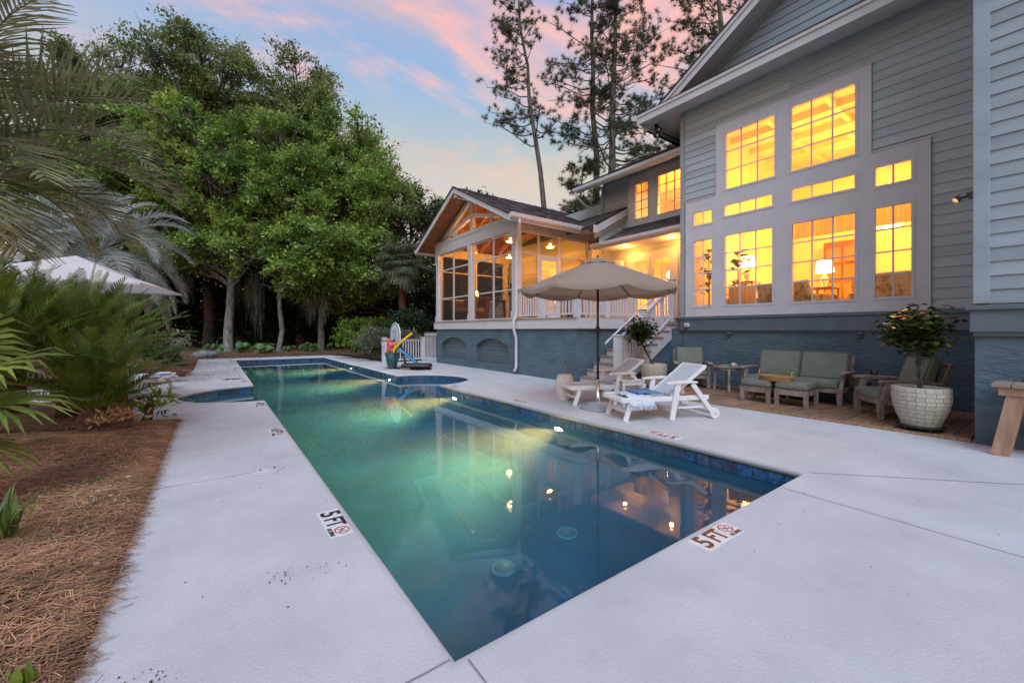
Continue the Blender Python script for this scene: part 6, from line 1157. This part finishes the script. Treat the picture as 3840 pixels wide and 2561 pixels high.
# ---------------------------------------------------------------- pines
def pine(label, b0, b1, zt, seed, bias, lo, nbr, blen, r0=.30, tufts=7, skew=.5):
    """b0,b1: (lateral, depth) at ground and top"""
    rr = random.Random(seed); g_ = np.random.default_rng(seed); W = lambda l, d, z: Vector((CF.x * d + CR.x * l, CF.y * d + CR.y * l, z)); t = thing('pine_tree', label, 'pine tree', tuple(W(*b0, 0)), 'tall pines behind the house')
    path = [W(b0[0] + (b1[0] - b0[0]) * i / 10 + (rr.gauss(0, .10) if 0 < i < 10 else 0), b0[1], zt * i / 10) for i in range(11)]; MB().tube(path, [r0 * (1.1 - .085 * i) for i in range(11)], 10).build('trunk', m_barkp, t, True)
    mb = MB(); T = []
    for k in range(nbr):
        u = lo + (1 - lo) * ((k + rr.random()) / nbr); i = min(9, int(u * 10)); s_ = path[i].lerp(path[i + 1], u * 10 - i); sx = (1 if rr.random() < skew else -1) * rr.uniform(.35, 1); a = Vector((CR.x, CR.y, 0)) * (sx + bias) + Vector((CF.x, CF.y, 0)) * rr.uniform(-.8, .8); a.normalize()
        L_ = blen * (1.15 - .75 * ((u - lo) / (1 - lo)) ** 1.3) * rr.uniform(.55, 1.1); rise = rr.uniform(-.05, .45); p1 = s_ + a * L_ * .45 + Vector((0, 0, L_ * rise * .25 + rr.gauss(0, .12))); p2 = s_ + a * L_ + Vector((0, 0, L_ * rise)); mb.tube([s_, s_.lerp(p1, .5) + Vector((0, 0, -.06 * L_)), p1, p1.lerp(p2, .5) + Vector((rr.gauss(0, .1), rr.gauss(0, .1), .1)), p2], [.085 * (1.3 - u), .07 * (1.3 - u), .055 * (1.3 - u), .03, .012], 5, False)
        for j in range(tufts):
            v = rr.uniform(.38, 1.0); q = p1.lerp(p2, (v - .45) / .55) if v > .45 else s_.lerp(p1, v / .45); e = q + Vector((rr.gauss(0, .42), rr.gauss(0, .42), rr.uniform(-.1, .55))) * (.5 + L_ * .16); mb.tube([q, q.lerp(e, .6) + Vector((0, 0, .05)), e], [.018, .012, .006], 4, False)
            for _ in range(3): T.append(e + Vector((rr.gauss(0, .16), rr.gauss(0, .16), rr.gauss(.05, .12))))
    mb.build('limbs', m_barkp, t, fix=False); T = np.array([tuple(q) for q in T]); NN = 34; c = np.repeat(T, NN, 0); d = unit(g_.normal(size=(len(c), 3)) + np.array([0, 0, .35])); s_ = unit(np.cross(d, g_.normal(size=(len(c), 3)))) * .013; l_ = (.22 + .16 * g_.random(len(c)))[:, None]
    V = np.stack([c - s_, c + s_, c + d * l_], 1).reshape(-1, 3); tag(arr_mesh('needles', V, np.arange(len(V)).reshape(-1, 3), m_pineleaf, t), kind='stuff')
def LD(px_, d): return ((px_ - 1175.5) / 937.6 * d, d)
pine('slender pine leaning left, standing apart left of the pair', LD(1290, 30), LD(1190, 30), 26, 81, -.45, .57, 34, 3.2, .26, 6, .33)
pine('left trunk of the pine pair behind the upper roof', LD(1380, 31), LD(1355, 31), 30, 82, -.25, .48, 42, 4.0, .32, 8, .4); pine('right trunk of the pine pair, fuller and spreading right', LD(1388, 29), LD(1415, 29), 27, 83, .25, .46, 52, 4.2, .36, 9, .6)
pine('pine top showing behind the big gable rake', LD(1660, 27), LD(1650, 27), 27, 84, -.2, .55, 34, 3.8, .34, 9, .4); pine('short young pine beside the upper roof corner', LD(1335, 26), LD(1340, 26), 11.8, 85, 0, .45, 22, 2.2, .16, 8, .45)
pine('distant dark pine low behind the porch ridge', LD(1010, 42), LD(1000, 42), 14.0, 86, 0, .3, 26, 2.6, .2, 8, .5)
# ---------------------------------------------------------------- planting beds
def bed(name, x0, x1, y0, y1, nx, ny, hfun, mat=m_strawg):
    V = [(x0 + (x1 - x0) * i / nx, y0 + (y1 - y0) * j / ny, hfun(x0 + (x1 - x0) * i / nx, y0 + (y1 - y0) * j / ny)) for j in range(ny + 1) for i in range(nx + 1)]; F = [(j * (nx + 1) + i, j * (nx + 1) + i + 1, (j + 1) * (nx + 1) + i + 1, (j + 1) * (nx + 1) + i) for j in range(ny) for i in range(nx)]; o = arr_mesh(name, V, F, mat, smooth=True); tag(o, kind='structure'); return o
def hn(x, y): return .03 * math.sin(x * 2.1 + 1) * math.sin(y * 1.7) + .02 * math.sin(x * 5 + y * 4)
def h1(x, y): e = min(1, max(0, (-.45 - x) / .35)) * min(1, max(0, (7.98 - y) / .3)); return -.02 + .085 * e ** .5 + hn(x, y) * e
def h2(x, y): return .015 + .10 * min(1, max(0, (y - 24.35) / 1.2)) + hn(x, y) * .6
def h3(x, y): return .012 + .09 * min(1, max(0, (-.6 - x) / .8)) + hn(x, y) * .5
bed('planting_bed', -7, -.43, -3, 8.0, 60, 90, h1); bed('palm_bed', -7, -.94, 7.95, 11.5, 50, 40, lambda x, y: -.02 + .07 * min(1, max(0, (-1.0 - .12 * (y - 8.6) - max(0, y - 10.6) * 1.1 - x) / .12)) * min(1, max(0, (11.4 - y) / .2))); bed('far_planting_bed', -14, 16, 24.32, 40, 60, 40, h2); bed('side_planting_bed', -9, -.56, 15.6, 24.32, 50, 40, lambda x, y: h3(x, y) if x < -.6 and (x < -.6 or y > 18) else -.05); bed('fence_planting_bed', 5.96, 12, 17.6, 24.32, 30, 30, lambda x, y: .02 + hn(x, y) * .4)
def straw(name, n, x0, x1, y0, y1, hf, ln, wd_, seed, dirn=.45, spread=.55, edge=None, par=None):
    g_ = np.random.default_rng(seed); x = g_.uniform(x0, x1, n); y = g_.uniform(y0, y1, n)
    if edge == 'near':
        m = n // 7; x[:m] = -.53 + g_.normal(size=m) * .045; y[:m] = g_.uniform(1.2, 8.0, m); k = n // 40; y[m:m + k] = 7.98 + g_.normal(size=k) * .04; x[m:m + k] = g_.uniform(-1.1, -.42, k)
    z = np.array([hf(a, b) for a, b in zip(np.minimum(x, -.46) if edge else x, np.minimum(y, 7.9) if edge else y)]); z = np.maximum(z, .004) + .003 + .028 * g_.random(n) ** 2; a = dirn + spread * g_.normal(size=n) + .5 * np.sin(x * 1.7 + y * 1.3)
    if edge: z = np.where(x > -.43, .005 + .006 * g_.random(n), z)
    d = np.stack([np.cos(a), np.sin(a), g_.normal(size=n) * .09], 1); s_ = np.stack([-np.sin(a), np.cos(a), np.zeros(n)], 1) * (wd_ * (.6 + .8 * g_.random(n)))[:, None]; c = np.stack([x, y, z], 1); l_ = (ln * (.5 + .8 * g_.random(n)))[:, None]; m = c + d * 0 + np.stack([s_[:, 0] * 2, s_[:, 1] * 2, np.full(n, .006)], 1)
    V = np.stack([c - d * l_ * .5 - s_ * .5, c - d * l_ * .5 + s_ * .5, m + s_ * .5, m - s_ * .5, c + d * l_ * .5 + s_ * .4, c + d * l_ * .5 - s_ * .4], 1).reshape(-1, 3); V[:, 2] = np.maximum(V[:, 2], .003); b = np.arange(n)[:, None] * 6; F = np.concatenate([b + np.array([[0, 1, 2, 3]]), b + np.array([[3, 2, 4, 5]])], 0); return tag(arr_mesh(name, V, F, m_straw), 'brown pine straw mulch spread over the planting bed', 'mulch', kind='stuff')
straw('pine_straw', 70000, -3.2, -.50, 1.0, 7.94, h1, .15, .0040, 91, .5, .95, edge='near'); straw('pine_straw', 7000, -3.2, -1.15, 8.0, 10.4, lambda x, y: .05, .2, .006, 94, .8, .8); straw('pine_straw', 9000, -4, -.56, 15.7, 24.3, h3, .22, .010, 92, .8, .9)
o_ = straw('pine_straw', 9000, -3, 10, 24.3, 29.5, h2, .26, .014, 93, .3, .9)
# dead leaves and specks
def litter(name, pts, sz, mat, label, lift=.004):
    V, F = [], []
    for (x, y, z) in pts:
        a = random.uniform(0, 6.28); l_, w_ = sz * random.uniform(.5, 1.2), sz * random.uniform(.2, .45); d = Vector((math.cos(a), math.sin(a), random.uniform(-.1, .25))); s_ = Vector((-math.sin(a), math.cos(a), random.uniform(-.3, .3))); c = Vector((x, y, z + lift)); q = len(V); V += [c, c + d * l_ * .5 + s_ * w_ * .5 + Vector((0, 0, .004)), c + d * l_ + Vector((0, 0, .003)), c + d * l_ * .5 - s_ * w_ * .5]; F.append((q, q + 1, q + 2, q + 3))
    V = [(v.x, v.y, max(v.z, .003)) for v in V] if lift < .02 else [tuple(v) for v in V]; return tag(arr_mesh(name, V, F, mat), label, 'leaf litter', kind='stuff')
m_dead = M('dead_leaf', (.33, .24, .15), .9, .3, 9, isl=.4); m_dark_l = M('dark_leaf', (.05, .035, .02), .9, .3, 9, isl=.4); U = random.uniform
litter('dead_leaves', [(U(-1.6, -.5), random.gauss(4.55, .28), h1(-.9, 4.5) + .03) for _ in range(150)] + [(U(-2.4, -.5), U(2, 7.6), h1(-1, 4) + .035) for _ in range(90)], .055, m_dead, 'pale dead leaves scattered on the near pine straw', .03)
litter('leaf_specks', [(U(-.5, .72), U(14, 24), 0) for _ in range(330)] + [(random.gauss(.45, .12), random.gauss(13.9, .10), 0) for _ in range(90)] + [(U(4.7, 5.8), U(18, 24), 0) for _ in range(130)] + [(U(-.5, 5.5), U(23.1, 24.3), 0) for _ in range(180)], .075, m_dark_l, 'dark leaf bits littering the far pool deck')
sp_ = [(random.gauss(.32, .05), random.gauss(2.62, .035), 0) for _ in range(26)] + [(random.gauss(.60, .1), random.gauss(2.55, .05), 0) for _ in range(14)] + [(random.gauss(3.36, .03), random.gauss(-.02, .022), 0) for _ in range(46)] + [(U(1.2, 6.5), U(-.6, 1.4), 0) for _ in range(40)] + [(U(-.4, .75), U(1.9, 8), 0) for _ in range(40)] + [(random.gauss(-.18, .06), random.gauss(2.15, .06), 0) for _ in range(20)] + [(U(4.8, 7.4), U(2, 9), 0) for _ in range(25)]
litter('leaf_specks', sp_, .016, m_dark_l, 'tiny dark specks and crumbs on the near pool deck')
litter('floating_leaves', [(1.55, 2.75, -.187), (2.9, 4.6, -.187), (3.2, 2.9, -.187), (2.1, 6.0, -.187), (2.6, 6.3, -.187), (1.5, 7.6, -.187), (2.0, 5.1, -.187), (3.7, 3.5, -.187)], .05, m_dead, 'a few fallen leaves floating on the pool') if False else None
V, F = [], []
for (x, y) in ((1.62, 2.72), (2.95, 4.55), (3.25, 2.95), (2.15, 6.0), (2.62, 6.35), (1.52, 7.6), (2.05, 5.15), (3.75, 3.55), (2.9, 3.4)):
    a = U(0, 6.28); d = Vector((math.cos(a), math.sin(a), 0)); s_ = Vector((-math.sin(a), math.cos(a), 0)); c = Vector((x, y, -.186)); q = len(V); V += [tuple(v) for v in (c, c + d * .025 + s_ * .012 + Vector((0, 0, .003)), c + d * .05, c + d * .025 - s_ * .012)]; F.append((q, q + 1, q + 2, q + 3))
tag(arr_mesh('floating_leaves', V, F, m_dead), 'a few small leaves floating on the pool', 'leaf litter', kind='stuff')
# small bed plants
def leopard(x, y, n, label, seed, s_=1.0):
    rr = random.Random(seed); z0 = h2(x, y); t = thing('leopard_plant', label, 'plant', (x, y, z0), 'round-leaved plants along the far bed')
    for k in range(n):
        a = rr.uniform(0, 6.28); rad = rr.uniform(.1, .5) * s_; c = Vector((x + rad * math.cos(a), y + rad * math.sin(a), z0 + rr.uniform(.18, .55) * s_ - rad * .2)); nv = Vector((math.cos(a) * .55 - .35, math.sin(a) * .55 - .5, .75)).normalized(); u = nv.cross(Vector((0, 0, 1))).normalized(); v = nv.cross(u); R_ = rr.uniform(.11, .17) * s_
        vs_ = [c - nv * .03] + [c + (u * math.cos(b * math.pi / 7) + v * math.sin(b * math.pi / 7)) * R_ * (1 + .06 * (b % 2)) for b in range(14)]; lf = MB().add(vs_, [(0, 1 + b, 1 + (b + 1) % 14) for b in range(14)]).build('leaf', m_leop, t, fix=False); MB().tube([(x + rr.gauss(0, .03), y + rr.gauss(0, .03), z0), c - nv * .03], .008, 5).build('stalk', m_leop, lf)
for i, (x, y, n, lb, s_) in enumerate(((.10, 27.3, 13, 'round-leaved plant left of the thick trunk', 1), (1.28, 27.6, 15, 'round-leaved plant right of the thick trunk', 1.05), (2.20, 26.2, 20, 'largest round-leaved plant left of the slim trunk', 1.15), (3.62, 27.0, 8, 'small round-leaved plant right of the slim trunk', .75), (4.60, 27.0, 17, 'round-leaved plant left of the rightmost pale trunk', 1), (6.0, 26.8, 10, 'shaded round-leaved plant right of the rightmost pale trunk', .8))): leopard(x, y, n, lb, 100 + i, s_)
o = MB().sphere((-.35, 25.0, .15), .42, 14, (1.3, .8, .62)).build('rock', m_bark, smooth=True); tag(o, 'grey boulder at the corner of the far bed', 'rock'); dsp = o.modifiers.new('d', 'DISPLACE'); tx_ = bpy.data.textures.new('rock_noise', 'CLOUDS'); tx_.noise_scale = .35; dsp.texture = tx_; dsp.strength = .16
bb = thing('bird_bath', 'small weathered stone bird bath among the left bed plants', 'bird bath', (-1.5, 21.3, .06)); MB().lathe([(.16, 0), (.14, .06), (.07, .10), (.06, .38), (.10, .44), (.26, .48), (.28, .54), (.24, .53), (.0, .49)], 18, (-1.5, 21.3, .06)).build('basin', m_bark, bb, True)
shrub('bed_plant', 'small bluish green plant in the left straw bed', (-1.25, 19.6, .35), .38, .38, .3, m_hedge, 900, 66, (.09, .06), 9, .5, 'plant'); shrub('bed_plant', 'low leafy green plant behind the bird bath', (-1.9, 22.8, .4), .7, .5, .35, m_leop, 1200, 67, (.12, .08), 9, .5, 'plant'); shrub('bed_plant', 'green sprouting plant under the front sago', (-.78, 8.15, .22), .20, .2, .22, m_lime, 160, 68, (.12, .035), 7, .6, 'plant')
pb = MB()
for k in range(46): x = U(-1.9, -.85); pb.sphere((x, 15.2 + (-.9 - x) * -.1 + random.gauss(0, .10) + (x + 1.3) * .75, .03), U(.025, .05), 6, (1, 1, .7))
tag(pb.build('white_pebbles', m_white, smooth=True), 'row of white pebbles edging the left straw bed', 'pebbles', kind='stuff')
def blades(x, y, n, h, label, mat, seed, w_=.03, nm='spiky_plant'):
    rr = random.Random(seed); z0 = h1(x, y); t = thing(nm, label, 'plant', (x, y, z0))
    for k in range(n):
        a = rr.uniform(0, 6.28); ln_ = h * rr.uniform(.6, 1.1); o_ = rr.uniform(.15, .55); b = Vector((x + rr.gauss(0, .04), y + rr.gauss(0, .04), z0)); d = Vector((math.cos(a), math.sin(a), 0)); s_ = Vector((-math.sin(a), math.cos(a), 0)); m = b + d * o_ * ln_ * .35 + Vector((0, 0, ln_ * .55)); e = b + d * o_ * ln_ + Vector((0, 0, ln_)); MB().add([b - s_ * w_ * .4, b + s_ * w_ * .4, m + s_ * w_ * .5, m - s_ * w_ * .5, e], [(0, 1, 2, 3), (3, 2, 4)]).build('blade', mat, t, fix=False)
blades(-1.08, 4.02, 16, .36, 'dark green spiky plant in the near pine straw', m_sago, 7, .035); blades(-.56, 2.32, 5, .10, 'small green weed at the bottom left bed edge', m_lime, 8, .035, 'weed'); blades(-.80, 5.0, 7, .07, 'tiny green seedlings among the dead leaves', m_lime, 9, .02, 'weed')
